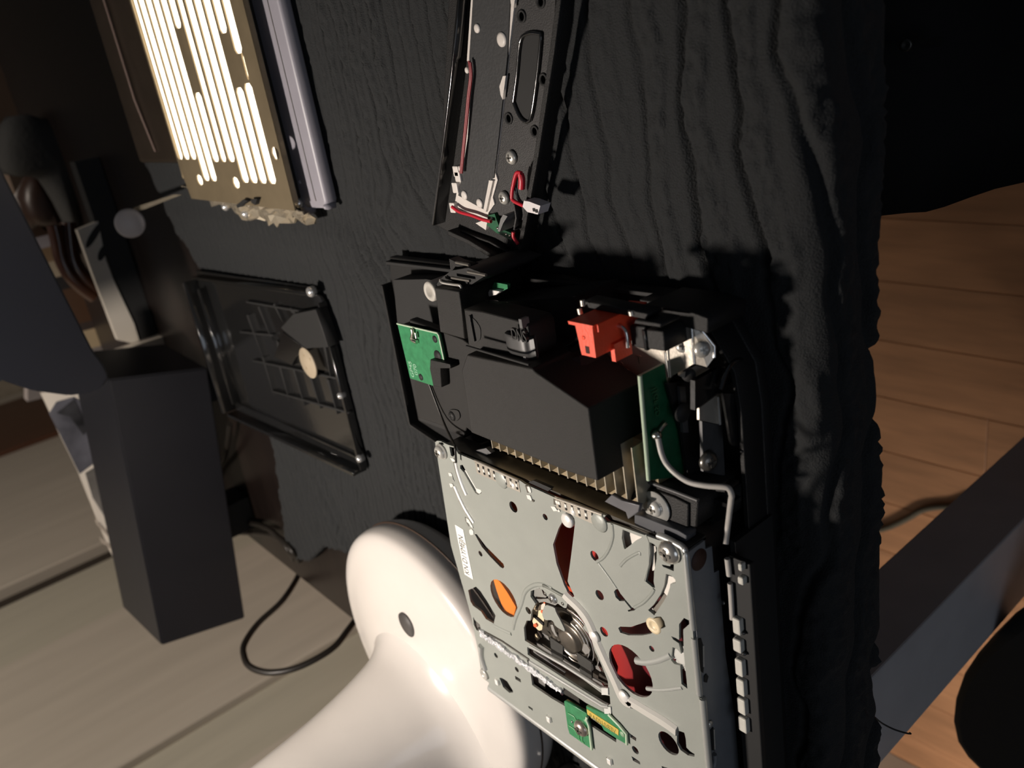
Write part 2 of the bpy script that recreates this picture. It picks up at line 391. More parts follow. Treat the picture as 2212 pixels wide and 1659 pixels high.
wall_strip('back_rim',[(.500,.127),(.30,.1215),(.262,.1205)],.0022,.012,.016,blkd,con)
wall_strip('side_rim',[(.505,.142),(.510,.249),(.470,.2565),(.43,.2585)],.002,.012,.020,blk,con)
# arch at the chamfered corner
tube('rim_arch',[UX(p,.214) for p in (F_(1180,800),F_(1240,640),F_(1330,590),F_(1400,660),F_(1395,740))],.0012,blkg,con)
xslab('corner_web',[F_(1000,740),F_(1160,650),F_(1400,640),F_(1300,720),F_(1000,950)],.2175,.0025,blkg,con)
# lower left deck with the screw, carries the fan cover
plate('cover_flange',[E_(180,500),E_(560,640),E_(640,700),E_(1050,830),E_(1050,1380),E_(620,1300),E_(590,1275),E_(570,1350),E_(430,1265),E_(240,1200),E_(215,940)],.046,.040,blkc,con,bev=.0006)
plate('flange_skirt',[E_(110,540),E_(560,640),E_(600,1330),E_(440,1290),E_(250,1220),E_(190,940)],.036,.012,blkd,con)
screw(U(E_(495,1187),.046),.0032,con,blk,dark=blkd)
plate('screw_boss',[E_(450,1160),E_(480,1140),E_(530,1150),E_(545,1200),E_(520,1230),E_(470,1225)],.0468,.044,blkc,con,bev=.0003,round_=2)
def hull(name,low,lz,top,tz,mat,bev=.001):
    """cover with a raised top: outline at its foot, outline at its top, softened edges"""
    a=[Vector((*U(p,lz).xy,lz)) if not isinstance(p,Vector) else p for p in low]; b=[Vector((*U(p,tz).xy,tz)) for p in top]
    return prism(name,a,b,mat,con)
# raised fan cover: top face with its dark front walls
topc=[U(p,.075) for p in (E_(590,750),E_(1060,850),E_(1075,872),E_(1462,1135),E_(1530,1659),E_(1310,1590),E_(620,1310),E_(553,860))]
pl=[(v.x,v.y) for v in topc]
def hull_cover():
    me=bpy.data.meshes.new('fan_cover'); bm=bmesh.new()
    n=len(pl); cx=sum(p[0] for p in pl)/n; cy=sum(p[1] for p in pl)/n
    lo=[bm.verts.new((x+(x-cx)*.02,y+(y-cy)*.02,.040)) for x,y in pl]; hi=[bm.verts.new((x,y,.075)) for x,y in pl]
    bm.faces.new(lo[::-1]); bm.faces.new(hi)
    for i in range(n): bm.faces.new((lo[i],lo[(i+1)%n],hi[(i+1)%n],hi[i]))
    bmesh.ops.recalc_face_normals(bm,faces=bm.faces)
    bmesh.ops.bevel(bm,geom=[e for e in bm.edges if max(v.co.z for v in e.verts)>.07],offset=.0009,segments=3,affect='EDGES',profile=.5)
    bm.to_mesh(me); bm.free(); return finish('fan_cover',me,blkc,con)
hull_cover()
# recessed tray above it with the lettered bump
plate('cover_recess',[E_(570,425),E_(700,440),E_(1010,520),E_(1040,560),E_(1062,720),E_(1045,822),E_(605,695)],.066,.050,blkc,con,bev=.0007)
ws=[U(p,.075) for p in (E_(585,640),E_(605,690),E_(1040,820),E_(1055,740))]
tube('recess_edge',[U(E_(590,690),.0755),U(E_(1040,822),.0755)],.0007,blkd,con,0)
plate('recess_notch',[E_(600,470),E_(650,500),E_(690,560),E_(690,640),E_(660,665),E_(612,650)],.0664,.064,blkd,con,round_=1)
box('notch_rib',*(lambda a,b:(a.x-.0006,a.x+.0006,a.y,b.y))(U(E_(612,470),.0672),U(E_(632,650),.0672)),.064,.0676,blk,con)
def bump_():
    # half-barrel bump
    a=U(E_(870,580),.0665); b=U(E_(1050,590),.0665); c=U(E_(880,690),.0665)
    x0,x1=b.x,a.x; y0,y1=a.y,c.y+.004; vs=[];fs=[]; nx,ny=12,9
    for i in range(nx):
        for j in range(ny):
            s=i/(nx-1);t=j/(ny-1); h=.0042*(max(0,1-abs(2*s-1)**4))**.5*(1-max(0,(t-.55)/.45)**3)
            vs.append((x0+(x1-x0)*s,y0+(y1-y0)*t,.0655+h))
    for i in range(nx-1):
        for j in range(ny-1): k=i*ny+j; fs.append((k,k+ny,k+ny+1,k+1))
    n=len(vs); per=[i*ny for i in range(nx)]+[(nx-1)*ny+j for j in range(1,ny)]+[i*ny+ny-1 for i in range(nx-2,-1,-1)]+[j for j in range(ny-2,0,-1)]
    for p in per: vs.append((vs[p][0],vs[p][1],.064))
    m=len(per)
    for i in range(m): fs.append((per[i],per[(i+1)%m],n+(i+1)%m,n+i))
    o=mesh('lettered_bump',vs,fs,M('satin_grey_black_plastic',(.05,.05,.05),.42,0,.05,200),con,True)
    c=U(E_(965,618),.0698)
    text('lettering','DNS',(c.x,c.y,.0692),(-1,0,0),(0,-1,0),.0085,.0008,M('moulded_letter',(.02,.02,.02),.4),o,width=abs(U(E_(915,615),.07).x-U(E_(1015,615),.07).x))
bump_()
for p in (E_(983,527),E_(1015,790)): box('tab',U(p,.068).x-.001,U(p,.068).x+.001,U(p,.068).y-.0022,U(p,.068).y+.0022,.064,.0685,M('worn_grey_plastic',(.12,.12,.12),.35),con)
# fan housing between the recess and the red connector: dark well with a curved fan rim
plate('fan_well',[E_(560,400),E_(1380,330),E_(1400,700),E_(1060,900),E_(1050,520),E_(700,440)],.040,.012,blkd,con)
for p,r,z in ((E_(1060,150),.036,.050),(E_(1060,190),.031,.047)):
    c=U(p,z); 
    tube('fan_rim',[Vector((c.x+r*math.cos(t),c.y+.018+r*.62*math.sin(t),z)) for t in np.linspace(.25,2.9,14)],.0014,blkg,con,3)
c=U(E_(1060,330),.040)
for k in range(0):
    t=k*.7; x,y=c.x+.014*math.cos(t),c.y+.014*math.sin(t)
    o=prism('fan_blade',[Vector((c.x+.008*math.cos(t),c.y+.008*math.sin(t),.041)),Vector((c.x+.026*math.cos(t+.35),c.y+.026*math.sin(t+.35),.041)),Vector((c.x+.026*math.cos(t+.75),c.y+.026*math.sin(t+.75),.044))],
      [Vector((c.x+.008*math.cos(t),c.y+.008*math.sin(t),.042)),Vector((c.x+.026*math.cos(t+.35),c.y+.026*math.sin(t+.35),.0425)),Vector((c.x+.026*math.cos(t+.75),c.y+.026*math.sin(t+.75),.0455))],blkd,con)

prism('fan_well_side',[U(E_(1060,880),.066),U(E_(1462,1130),.066),U(E_(1640,1030),.052),U(E_(1400,760),.052)],[Vector((*U(E_(1060,880),.066).xy,.04)),Vector((*U(E_(1462,1130),.066).xy,.04)),Vector((*U(E_(1640,1030),.052).xy,.038)),Vector((*U(E_(1400,760),.052).xy,.038))],blkd,con)
# left pillar with lit face and pale ring boss
plate('pillar',[E_(360,268),E_(535,300),E_(575,640),E_(400,590)],.058,.012,blkc,con,bev=.0007)
lathe('ring_boss',U(E_(328,298),.052),[(.0058,-.012),(.0058,0),(.0052,.0006),(.0026,.0006),(.0024,-.004),(.0001,-.004)],M('pale_ring_plastic',(.42,.40,.36),.5,0,.1,300),con)
plate('corner_deck',[E_(65,215),E_(300,210),E_(540,250),E_(560,620),E_(390,590),E_(95,530)],.026,.012,blkd,con)
# usb style port block beyond the pillar
plate('port_block',[Q(0,470),Q(60,360),Q(230,230),Q(480,190),Q(740,290),Q(380,520)],.050,.012,blkd,con)
for a,b in ((Q(75,365),Q(370,460)),(Q(240,330),Q(500,375)),(Q(470,245),Q(730,295)),(Q(300,110),Q(490,150))):
    p,q=U(a,.053),U(b,.053); tube('port_edge',[p,q],.0008,M('dull_steel_edge',(.30,.28,.25),.35,.8),con,0)
plate('port_frame',[Q(200,60),Q(300,110),Q(490,160),Q(480,200),Q(290,170),Q(225,260)],.046,.040,blk,con)
tube('port_spring',[U(Q(75,360),.054),U(Q(100,400),.055),U(Q(260,430),.054),U(Q(350,440),.055),U(Q(375,480),.054)],.0007,steel,con)
plate('port_board',[Q(850,395),Q(1035,430),Q(1040,490),Q(920,540),Q(800,490)],.036,.034,pcb,con)
plate('port_plug',[Q(775,505),Q(920,530),Q(870,580),Q(770,605),Q(752,560)],.039,.033,white,con,bev=.0003)
tube('fan_lead',[U(p,.044) for p in (Q(700,680),Q(820,670),Q(980,715),Q(1200,770),Q(1420,735))],.0009,blkg,con)
tube('fan_lead',[U(p,.044) for p in (Q(1050,880),Q(1250,910),Q(1400,890),Q(1660,800))],.0009,blkg,con)
# shield plate under the red connector
plate('shield_plate',[F_(250,560),F_(200,560),F_(150,300),F_(530,290),F_(780,400),F_(820,700),F_(640,1010),F_(580,980),F_(560,760),F_(470,690),F_(330,590)],.036,.032,steelw,con,bev=.0003)
c=U(F_(470,640),.0362)
text('stamping','T',(U(F_(595,590),.0362).x,U(F_(595,590),.0362).y,.0362),(-1,0,0),(0,-1,0),.006,.0003,M('stamped_mark',(.62,.58,.5),.3,.8),con)
for p in (F_(515,670),F_(470,620),F_(480,560)):
    v=U(p,.0362); lathe('stamped_ring',(v.x,v.y,.0359),[(.0012,0),(.0012,.0003),(.0009,.0003),(.0009,0)],M('stamped_mark',(.62,.58,.5),.3,.8),con,12)
xslab('shield_upstand',[F_(500,285),F_(522,290),F_(530,500),F_(520,500)],.256,.0012,chrome,con)
tube('spring_wire',[U(p,.055) for p in (F_(420,340),F_(470,350),F_(500,380),F_(512,430),F_(518,500))],.0008,chrome,con)
tube('shield_hem',[U(F_(795,530),.037),U(F_(818,705),.037)],.0012,chrome,con,0)
# red connector
def redconn():
    bm=bmesh.new(); z=.070
    body=[U(p,z) for p in (F_(140,335),F_(262,350),F_(290,575),F_(188,552))]
    n=len(body)
    a=[Vector((v.x,v.y,.036)) for v in body]
    prism('connector_body',a,body,red,con)
    fl=[U(p,z+.0005) for p in (F_(88,310),F_(150,322),F_(268,345),F_(262,358),F_(140,342),F_(95,332))]
    prism('connector_flange',[Vector((v.x,v.y,.049)) for v in fl],fl,red,con)
    lo=U(F_(262,350),z)
    # rib and foot on the side that faces the viewer
    b2=U(F_(290,575),z); x=b2.x
    box('connector_rib',x-.0018,x+.0005,lo.y+.011,lo.y+.019,.050,.0605,red,con)
    box('connector_rear_flange',x-.0015,x+.0005,lo.y-.0005,lo.y+.003,.038,.068,red,con)
    v=U(F_(228,518),z+.0002); box('connector_hole',v.x-.0011,v.x+.0011,v.y-.0016,v.y+.0016,.069,.0702,M('dark_hole',(.04,.008,.004),.8),con)
    v=U(F_(200,430),z+.0002); lathe('connector_dimple',(v.x,v.y,z-.0003),[(.0009,0),(.0009,.0005),(.0002,.0006)],red,con,12)
redconn()
for a,b in ((F_(170,220),F_(180,260)),(F_(192,160),F_(198,200)),(F_(540,240),F_(548,270))):
    p,q=U(a,.058),U(b,.058); tube('contact_pin',[p,q],.0012,steelw,con,0)
plate('connector_rail',[F_(200,165),F_(660,260),F_(640,300),F_(200,210)],.055,.046,blk,con,bev=.0004)
plate('clip_block',[F_(530,345),F_(640,350),F_(640,515),F_(545,490)],.052,.030,blk,con,bev=.0006)
plate('clip_block',[F_(645,370),F_(770,385),F_(785,530),F_(650,510)],.053,.030,blk,con,bev=.0006)
plate('clip_tongue',[F_(615,375),F_(640,380),F_(655,525),F_(635,520)],.054,.034,blkg,con,bev=.0003)
plate('clip_bar',[F_(570,300),F_(755,330),F_(750,360),F_(560,330)],.056,.044,blk,con,bev=.0005)
plate('rear_rail',[F_(640,190),F_(960,240),F_(1090,290),F_(1090,400),F_(830,330),F_(640,290)],.040,.014,blk,con,bev=.0005)
# folded steel bracket with two rivets: two facets that meet in a ridge
rt=UX(F_(972,325),.222); rb=UX(F_(995,615),.222)
xl=.236; xr=.2165
f1=[UX(p,x) for p,x in ((F_(972,325),.222),(F_(850,385),.230),(F_(800,430),.236),(F_(798,470),.236),(F_(822,712),.236),(F_(995,615),.222))]
f2=[UX(p,x) for p,x in ((F_(972,325),.222),(F_(1005,325),.2205),(F_(1138,490),.2150),(F_(1138,570),.2150),(F_(1085,640),.2170),(F_(995,615),.222))]
for nm,f in (('bracket_face',f1),('bracket_face',f2)):
    prism(nm,f,[v+Vector((.0012,.0,-.0012)) for v in f],steelw,con)
tube('bracket_ridge',[rt,rb],.0006,chrome,con,0)
tube('bracket_hem',f2[1:4],.0007,chrome,con,0)
tube('bracket_hem',f1[1:5],.0006,steelw,con,0)
screw(UX(F_(912,488),.2285),.0030,con,steel,(-.62,-.25,.75),name='rivet')
screw(UX(F_(1048,510),.2178),.0036,con,steel,(-.85,-.1,.5),name='rivet')
# strap below the bracket
prism('bracket_strap',[UX(p,.224) for p in (F_(880,700),F_(1005,630),F_(1110,650),F_(960,735))],[UX(p,.224)+Vector((.002,0,-.002)) for p in (F_(880,700),F_(1005,630),F_(1110,650),F_(960,735))],steelw,con)
lathe('strap_hole',UX(F_(955,695),.2232),[(.003,0),(.003,.0006),(.0001,.0006)],blkd,con,20,(-.6,-.2,.75))
# standing dark green board, edge up
g0=U(F_(603,700),.058); g1=U(F_(668,1450),.058); gx=.2365
gb=xslab('standing_circuit_board',[F_(612,700),F_(780,615),F_(800,760),F_(905,1130),F_(950,1420),F_(672,1450)],gx-.0004,.0014,pcbd,con)
tube('board_edge',[U(F_(604,700),.0583),U(F_(667,1450),.0583)],.0010,pcbe,gb,0)
gsil=M('board_print',(.03,.13,.05),.5)
for i,(a,b,t) in enumerate(((F_(700,740),F_(780,780),'1J'),(F_(720,850),F_(780,900),'GP SD'))):
    v=UX(a,gx-.0012); text('board_print',t,(v.x,v.y+.004,v.z),(0,1,0),(.0,0,1) if i else (.0,0,1),.004,.0002,gsil,gb)
tube('solder_joint',[UX(p,gx-.002) for p in (F_(790,1045),F_(765,1070),F_(735,1120),F_(730,1150))],.0010,gold,con)
v=UX(F_(727,1130),gx-.003); lathe('solder_blob',v,[(.0022,-.0015),(.0024,0),(.0015,.0018),(.0001,.0022)],gold,con,14,(-1,0,.3))
# antenna wire
aw=[UX(F_(735,1150),.232)]+[U(p,z) for p,z in ((F_(760,1260),.056),(F_(800,1340),.056),(F_(870,1410),.056),(F_(960,1465),.055),(F_(1080,1490),.053),(F_(1210,1500),.050),(F_(1245,1515),.049),(F_(1262,1560),.048),(B(1260,400),.045),(B(1235,600),.040),(B(1215,770),.0430))]
tube('antenna_wire',aw,.0013,greyw,con)
tube('antenna_wire',[U(p,.0435) for p in (B(1228,895),B(1245,1040))],.0013,greyw,con,0)
tube('antenna_wire',[U(p,.0435) for p in (B(1252,1105),B(1262,1250),B(1270,1410))],.0012,greyw,con)
# frame to the right of the standing board
xslab('right_frame',[F_(800,760),F_(1000,740),F_(1030,950),F_(1040,1400),F_(955,1440),F_(905,1110)],.2325,.0015,blk,con)
xslab('frame_tongue',[F_(890,780),F_(930,780),F_(955,1110),F_(915,1110)],.2305,.0015,M('grey_black_plastic',(.05,.05,.052),.45),con)
v=UX(F_(905,965),.2295); lathe('frame_hole',v,[(.0045,0),(.0045,.001),(.0001,.001)],blkd,con,20,(-1,0,.1))
st=xslab('steel_tab',[F_(1030,935),F_(1170,830),F_(1190,835),F_(1190,1055),F_(1030,1020)],.2195,.0012,steelw,con)
tube('tab_hem',[UX(F_(1168,850),.2190),UX(F_(1180,1050),.2190)],.0008,chrome,st,0)
xslab('screw_plate',[F_(1050,1030),F_(1195,1060),F_(1215,1420),F_(1060,1390)],.2205,.0015,M('dark_grey_plate',(.07,.07,.072),.45,.2,.1,200),con)
screw(UX(F_(1090,1310),.2198),.0045,con,darkst,(-1,0,.3))
xslab('lower_web',[F_(1200,830),F_(1340,830),F_(1345,1220),F_(1260,1200)],.2125,.0012,blkg,con)
for p in (F_(1418,1205),F_(1495,1178),F_(1330,1240)): lathe('moulding_nub',UX(p,.211),[(.0008,0),(.0008,.001),(.0001,.0014)],blkg,con,10,(-1,0,.6))
# left circuit board with solder and aerial lead
gl=plate('aerial_circuit_board',[E_(93,528),E_(380,595),E_(392,610),E_(435,805),E_(330,785),E_(330,850),E_(352,975),E_(185,920)],.049,.0472,pcb,con,bev=.0002)
tube('board_edge',[U(E_(93,528),.0488),U(E_(380,595),.0488),U(E_(392,612),.0488),U(E_(433,805),.0488)],.0006,pcbe,gl,0)
tube('solder_joint',[U(p,.0503) for p in (E_(200,565),E_(205,600),E_(200,640),E_(235,660))],.0013,gold,gl)
tube('solder_joint',[U(p,.0503) for p in (E_(225,590),E_(232,630))],.0010,gold,gl)
for p,r in ((E_(362,640),.0022),(E_(383,760),.0036),(E_(262,912),.0022)): v=U(p,.0492); lathe('board_hole',(v.x,v.y,.0485),[(r,0),(r,.0008),(.0001,.0008)],blkd,gl,18)
v=U(E_(210,860),.0492); text('board_print','GP4S\n 070',(v.x,v.y,.0491),(0,-1,0),(1,0,0),.005,.0001,M('pale_print',(.3,.5,.36),.5),gl)
plate('board_clip',[E_(330,785),E_(470,820),E_(475,850),E_(400,850),E_(410,985),E_(350,975),E_(325,850)],.052,.040,blk,con,bev=.0005)
tube('aerial_lead',[U(p,z) for p,z in ((E_(215,665),.046),(E_(300,900),.047),(E_(420,1220),.049),(E_(500,1390),.058),(A(290,120),.0625),(A(300,270),.0632))],.0007,cordm,con)
# heatsink: base, fins
box('heatsink_base',.236,.370,.178,.214,.030,.036,bronze,con,.0004)
prism('heatsink_ramp',[Vector((.365,.176,.051)),Vector((.239,.176,.051)),Vector((.239,.214,.049)),Vector((.365,.214,.049))],[Vector((.365,.176,.030)),Vector((.239,.176,.030)),Vector((.239,.214,.030)),Vector((.365,.214,.030))],bronze,con)
fm=None
for k in range(17):
    x=.352-k*.0067
    o=box('heatsink_fin',x-.00035,x+.00035,.176,.2065,.036,.0590,finm,con)
for k in range(5):
    p=U(B(255+k*38,250+k*14),.052); box('heatsink_fin',p.x-.0004,p.x+.0004,p.y-.010,p.y,.036,.052,finm,con)
plate('heatsink_end',[F_(310,1490),F_(560,1335),F_(650,1360),F_(660,1440),F_(600,1470),F_(595,1530)],.050,.036,steelw,con,bev=.0003)
box('end_slot',*(lambda a,b:(a.x-.0012,a.x+.0012,a.y,b.y))(U(F_(572,1360),.0508),U(F_(590,1465),.0508)),.049,.0508,blkd,con)
v=U(F_(487,1417),.0505); lathe('end_hole',(v.x,v.y,.0496),[(.002,0),(.002,.0008),(.0001,.0008)],blkd,con,16)
tube('heatsink_clip',[U(F_(620,1480),.052),U(F_(545,1585),.056)],.0009,blkd,con,0)
plate('cable_pad',[A(390,200),A(480,245),A(650,180),A(600,130),A(500,150)],.052,.049,M('dull_grey_pad',(.10,.10,.10),.6),con)
plate('flat_ribbon',[B(180,410),B(240,350),B(330,400),B(480,440),B(470,500),B(380,560),B(360,500),B(300,470)],.061,.0585,M('pale_ribbon',(.10,.10,.11),.4,.2,.1,100),con,bev=.0004)
plate('heatsink_gap_cover',[A(1020,470),A(1070,452),A(1250,530),A(1210,562)],.058,.056,blkd,con)
# black corner mount with washer screw
plate('corner_mount',[R_(200,370),R_(880,640),R_(860,1010),R_(740,1080),R_(640,1060),R_(0,840),R_(90,650),R_(150,380)],.050,.014,blk,con,bev=.0008)
tube('mount_edge',[U(R_(190,385),.0505),U(R_(560,520),.0505),U(R_(880,645),.0505)],.0010,M('grey_black_plastic',(.05,.05,.052),.45),con,0)
plate('mount_pocket',[R_(210,480),R_(540,600),R_(740,700),R_(740,1040),R_(480,960),R_(200,850)],.0515,.049,blk,con,bev=.0006)
screw(U(R_(310,730),.0520),.0042,con,M('pale_zinc',(.60,.59,.55),.3,.3),washer=.0080)
plate('mount_shelf',[R_(0,840),R_(90,860),R_(600,1060),R_(720,1130),R_(715,1210),R_(560,1190),R_(330,1110),R_(0,960)],.0560,.049,M('blue_grey_black_plastic',(.055,.058,.066),.45,0,.06,200),con,bev=.0004)
plate('mount_block',[R_(760,640),R_(1010,600),R_(1290,540),R_(1260,900),R_(1000,1010),R_(740,980)],.036,.012,blk,con,bev=.0006)
plate('mount_step',[R_(1120,470),R_(1250,500),R_(1250,540),R_(1120,520)],.046,.036,blk,con,bev=.0003)
for p in (R_(905,755),R_(900,880),R_(1170,670)): v=U(p,.038); box('mount_rib',v.x-.006,v.x+.006,v.y-.001,v.y+.001,.030,.0385,blkg,con)
# strip of pale square pads along the right side of the tray
padm=M('pale_foam_pad',(.50,.49,.44),.6,0,.05,300)
pads=[((1313,940,1353,1010),B),((1310,1055,1365,1125),B),((1268,1412,1338,1548),B),((1270,1590,1345,1700),B),((1428,640,1505,795),D),((1440,828,1520,978),D),((1450,1010,1530,1155),D),((1460,1188,1542,1325),D)]
PZ=.0450
for (x0,y0,x1,y1),f in pads:
    a=U(f(x0,(y0+y1)/2),PZ);b=U(f(x1,(y0+y1)/2),PZ); ya=U(f((x0+x1)/2,y0),PZ).y; yb=U(f((x0+x1)/2,y1),PZ).y
    box('foam_pad',b.x+.0002,a.x-.0002,ya+.0003,yb-.0003,.0415,PZ,padm,con,.0008)
box('pad_rail',.1978,.2095,.228,.46,.0385,.0420,blkd,con,.0006); box('pad_rail_web',.2075,.2105,.222,.46,.0105,.0385,blkd,con)
for p in (D(1510,385),D(1520,580),D(1325,100),B(1193,1270)): lathe('moulding_nub',U(p,.0435),[(.001,-.002),(.001,0),(.0005,.0007),(.0001,.0008)],blkg,con,10)
box('side_channel',.2145,.2185,.25,.46,.012,.0165,blkg,con,.0004)
# ================================================================== DISC DRIVE
drv=thing('disc_drive',(.315,.31,.012),'grey metal disc drive with many cutouts in its lid, beside the heatsink fins','disc drive')
LZ=.060
def w(x,y): return Vector((x,y,LZ))
lid_out=[U(p,LZ) for p in (A(250,1100),A(95,100),A(92,70),A(112,56),A(150,62),A(185,80),A(225,98),A(285,115),A(320,185),A(385,212),A(478,250),A(600,300),A(730,365),A(940,455),A(985,487),A(1290,625),
  A(1470,675),A(1640,745),A(1790,800),A(1755,838),A(1843,868),B(190,585),B(240,592),B(318,622),B(330,700),B(330,800),B(385,855),B(350,815),B(450,745),B(540,685),B(555,760),B(575,755),B(640,765),B(640,692),B(705,712),B(712,745),B(785,770),B(792,757),B(850,790),B(880,850),B(890,1000),B(930,1415),
  D(1040,300),D(1000,310),D(945,350),D(955,560),D(960,690),D(988,915),D(930,870),D(918,700),D(860,680),D(825,640),D(845,510),D(885,530),D(920,575),D(900,480),D(850,450),D(828,412),D(865,425),D(905,450),D(905,300),D(950,235),D(1022,272))]
# tidy: keep the notches as separate holes so that the outline stays simple
k=[i for i,v in enumerate(lid_out)]
lid_main=lid_out[:20]+[U(B(*p),LZ) for p in ((190,585),(240,592),(640,738),(700,745),(785,775),(850,795),(880,850),(890,1000),(915,1300))]
lid_main+= [w(.2185,.300),w(.2185,.3015),w(.2165,.3017),w(.2165,.4045)]
lid_main+= [U(C_(1390,1659),LZ).xy.to_3d(),U(C_(310,930),LZ),U(C_(318,895),LZ),U(C_(285,870),LZ),U(C_(255,840),LZ),U(C_(245,790),LZ),U(C_(190,420),LZ),U(C_(125,180),LZ)]
lid_main[-8]=w(.2165+.07,.4045); 
HOLES=[]
def hp(*pts,f=A): HOLES.append([U(f(*p),LZ) for p in pts])
def hc(f,x,y,r): HOLES.append([Vector((a,b,LZ)) for a,b in circ(f(x,y),LZ,r)])
hp((125,72),(165,72),(182,92),(150,98))
hp((232,112),(285,125),(290,185),(272,215),(250,205),(240,160))
hp((340,300),(365,295),(390,340),(500,530),(545,545),(555,575),(520,595),(490,575),(375,370),(340,330))
for p in ((870,715,.0034),(1187,815,.0019),(543,1180,.0019),(1678,1203,.0029),(1730,1592,.0029)): hc(A,*p)
hp((485,985),(505,985),(600,1110),(700,1210),(770,1280),(780,1310),(768,1328),(740,1312),(640,1210),(555,1110))
hp((1392,770),(1440,775),(1478,830),(1484,870),(1470,1000),(1440,1240),(1410,1455),(1478,1605),(1440,1622),(1375,1490),(1300,1280),(1265,1090),(1320,930),(1370,840))
hc(C_,449,135,.0128)
hp((130,62),(200,30),(240,70),(300,160),(376,290),(360,362),(290,322),(245,252),(175,203),(150,160),f=C_)
hp((175,300),(190,330),(235,370),(245,410),(225,430),(205,420),(180,370),f=C_)
for p in ((670,245,.0024),(380,648,.0019),(567,775,.0019),(1310,106,.0029),(1350,436,.0029)): hc(C_,*p)
# the large spindle window
hp((640,515),(630,400),(655,335),(690,335),(700,250),(735,185),(690,120),(692,70),(770,42),(800,60),(900,60),(985,100),(1020,160),(1090,240),(1180,370),(1160,398),(1230,480),(1262,600),(1330,740),(1385,880),(1388,938),(1330,938),(1000,740),(860,650),f=C_)
hp((660,572),(850,670),(1130,840),(1345,1000),(1402,1012),(1408,1085),(1385,1095),(1340,1075),(1100,925),(700,665),(665,640),f=C_)
hp((652,668),(665,668),(682,720),(668,725),f=C_)
hp((690,805),(720,830),(985,975),(985,935),(1190,1075),(1350,1160),(1420,1165),(1455,1225),(1400,1215),(1200,1110),(1210,1190),(1460,1380),(1460,1430),(1230,1280),(985,1095),(880,1035),(705,915),f=C_)
hp((550,830),(600,862),(605,892),(555,862),f=C_)
hp((410,850),(435,850),(480,880),(530,960),(535,982),(500,985),(445,935),f=C_)
hp((670,1100),(710,1125),(712,1145),(675,1120),f=C_)
hp((835,1180),(850,1190),(860,1230),(845,1225),f=C_)
hp((1370,1560),(1385,1565),(1395,1610),(1378,1608),f=C_)
hp((1440,75),(1455,55),(1475,52),(1500,95),(1545,150),(1600,215),(1637,232),(1620,245),(1570,255),(1563,242),(1592,232),(1535,160),(1490,160),(1455,125),f=C_)
hp((330,335),(350,322),(450,325),(600,275),(690,228),(735,228),(765,270),(778,325),(750,340),(690,350),(640,390),(560,405),(430,405),(350,380),f=D)
HOLES.append([Vector((a,b,LZ)) for a,b in circ(D(445,740),LZ,.0152,28)])
hc(D,647,532,.0017)
hp((438,1330),(500,1375),(500,1405),(445,1370),f=D)
hc(D,492,1490,.0025)
hp((455,1545),(535,1600),(540,1628),(470,1590),f=D)
hp((740,1640),(800,1659),(800,1690),(745,1660),f=D)
hc(D,805,1425,.0068)
hp((885,1345),(900,1305),(955,1325),(968,1380),(975,1465),(1010,1500),(1052,1528),(1050,1552),(990,1540),(920,1490),(885,1430),f=D)
hp((905,300),(950,240),(1015,270),(1000,300),(945,350),(950,570),(962,690),(985,910),(928,865),(915,690),(860,675),(830,640),(842,515),(885,535),(925,580),(903,480),(850,445),(830,412),(870,428),(905,448),f=D)
# openings in the right-hand corner
hp((335,648),(480,705),(520,712),(440,748),(358,822),(345,800),(328,720),f=B)
hp((565,755),(600,770),(628,800),(625,900),(605,1000),(600,1090),(612,1145),(590,1140),(530,1090),(560,960),(570,850),f=B)
hp((665,870),(695,880),(690,895),(730,940),(755,900),(772,940),(772,1003),(745,995),(672,960),(670,945),(740,950),(668,905),f=B) if False else hp((668,945),(740,960),(755,905),(772,940),(772,1003),(730,985),(680,965),f=B)
hp((665,868),(692,874),(690,886),(668,884),f=B)
hp((705,1025),(760,1045),(785,1075),(788,1105),(750,1110),(720,1200),(680,1270),(605,1380),(553,1335),(600,1290),(660,1200),(690,1120),f=B)
# keep small corner notches apart from the outline
wplate('top_plate',[(v[0],v[1]) for v in lid_main],LZ,LZ-.0014,lidm,drv,holes=[[(q[0],q[1]) for q in h] for h in HOLES],hround=0)
# right-hand bent edge and side panel
tube('bent_edge',[U(p,LZ-.0008) for p in (B(640,695),B(705,720),B(790,765),B(850,800),B(872,850))]+[Vector((.2185,.222,LZ-.0008)),Vector((.2182,.262,LZ-.0008))],.0016,lidedge,drv,3)
tube('bent_edge',[Vector((.2182,.267,LZ-.0008)),Vector((.2182,.3005,LZ-.0008))],.0016,lidedge,drv,0)
tube('bent_edge',[Vector((.2165,.3018,LZ-.0008)),Vector((.2165,.404,LZ-.0008))],.0018,lidedge,drv,0)
tube('left_edge',[Vector((.4075,.222,LZ-.0012)),Vector((.4120,.398,LZ-.0012))],.0012,lidm,drv,0)
sp=prism('side_panel',[Vector(p) for p in ((.2172,.2200,.0585),(.2172,.404,.0585),(.2172,.404,.036),(.2172,.330,.0362),(.2172,.2905,.0395),(.2172,.2890,.0395),(.2172,.2405,.0395),(.2172,.2400,.0430),(.2172,.2255,.0430),(.2172,.2245,.0475),(.2172,.2200,.0475))],
  [Vector(p) for p in ((.2185,.2200,.0585),(.2185,.404,.0585),(.2185,.404,.036),(.2185,.330,.0362),(.2185,.2905,.0395),(.2185,.2890,.0395),(.2185,.2405,.0395),(.2185,.2400,.0430),(.2185,.2255,.0430),(.2185,.2245,.0475),(.2185,.2200,.0475))],sidest,drv)
sx=.2170
v=UX(B(988,905),sx); lathe('side_hole',v,[(.0052,-.0003),(.0052,.0002),(.0001,.0002)],M('rust_dark_hole',(.05,.02,.012),.7),sp,22,(-1,0,0))
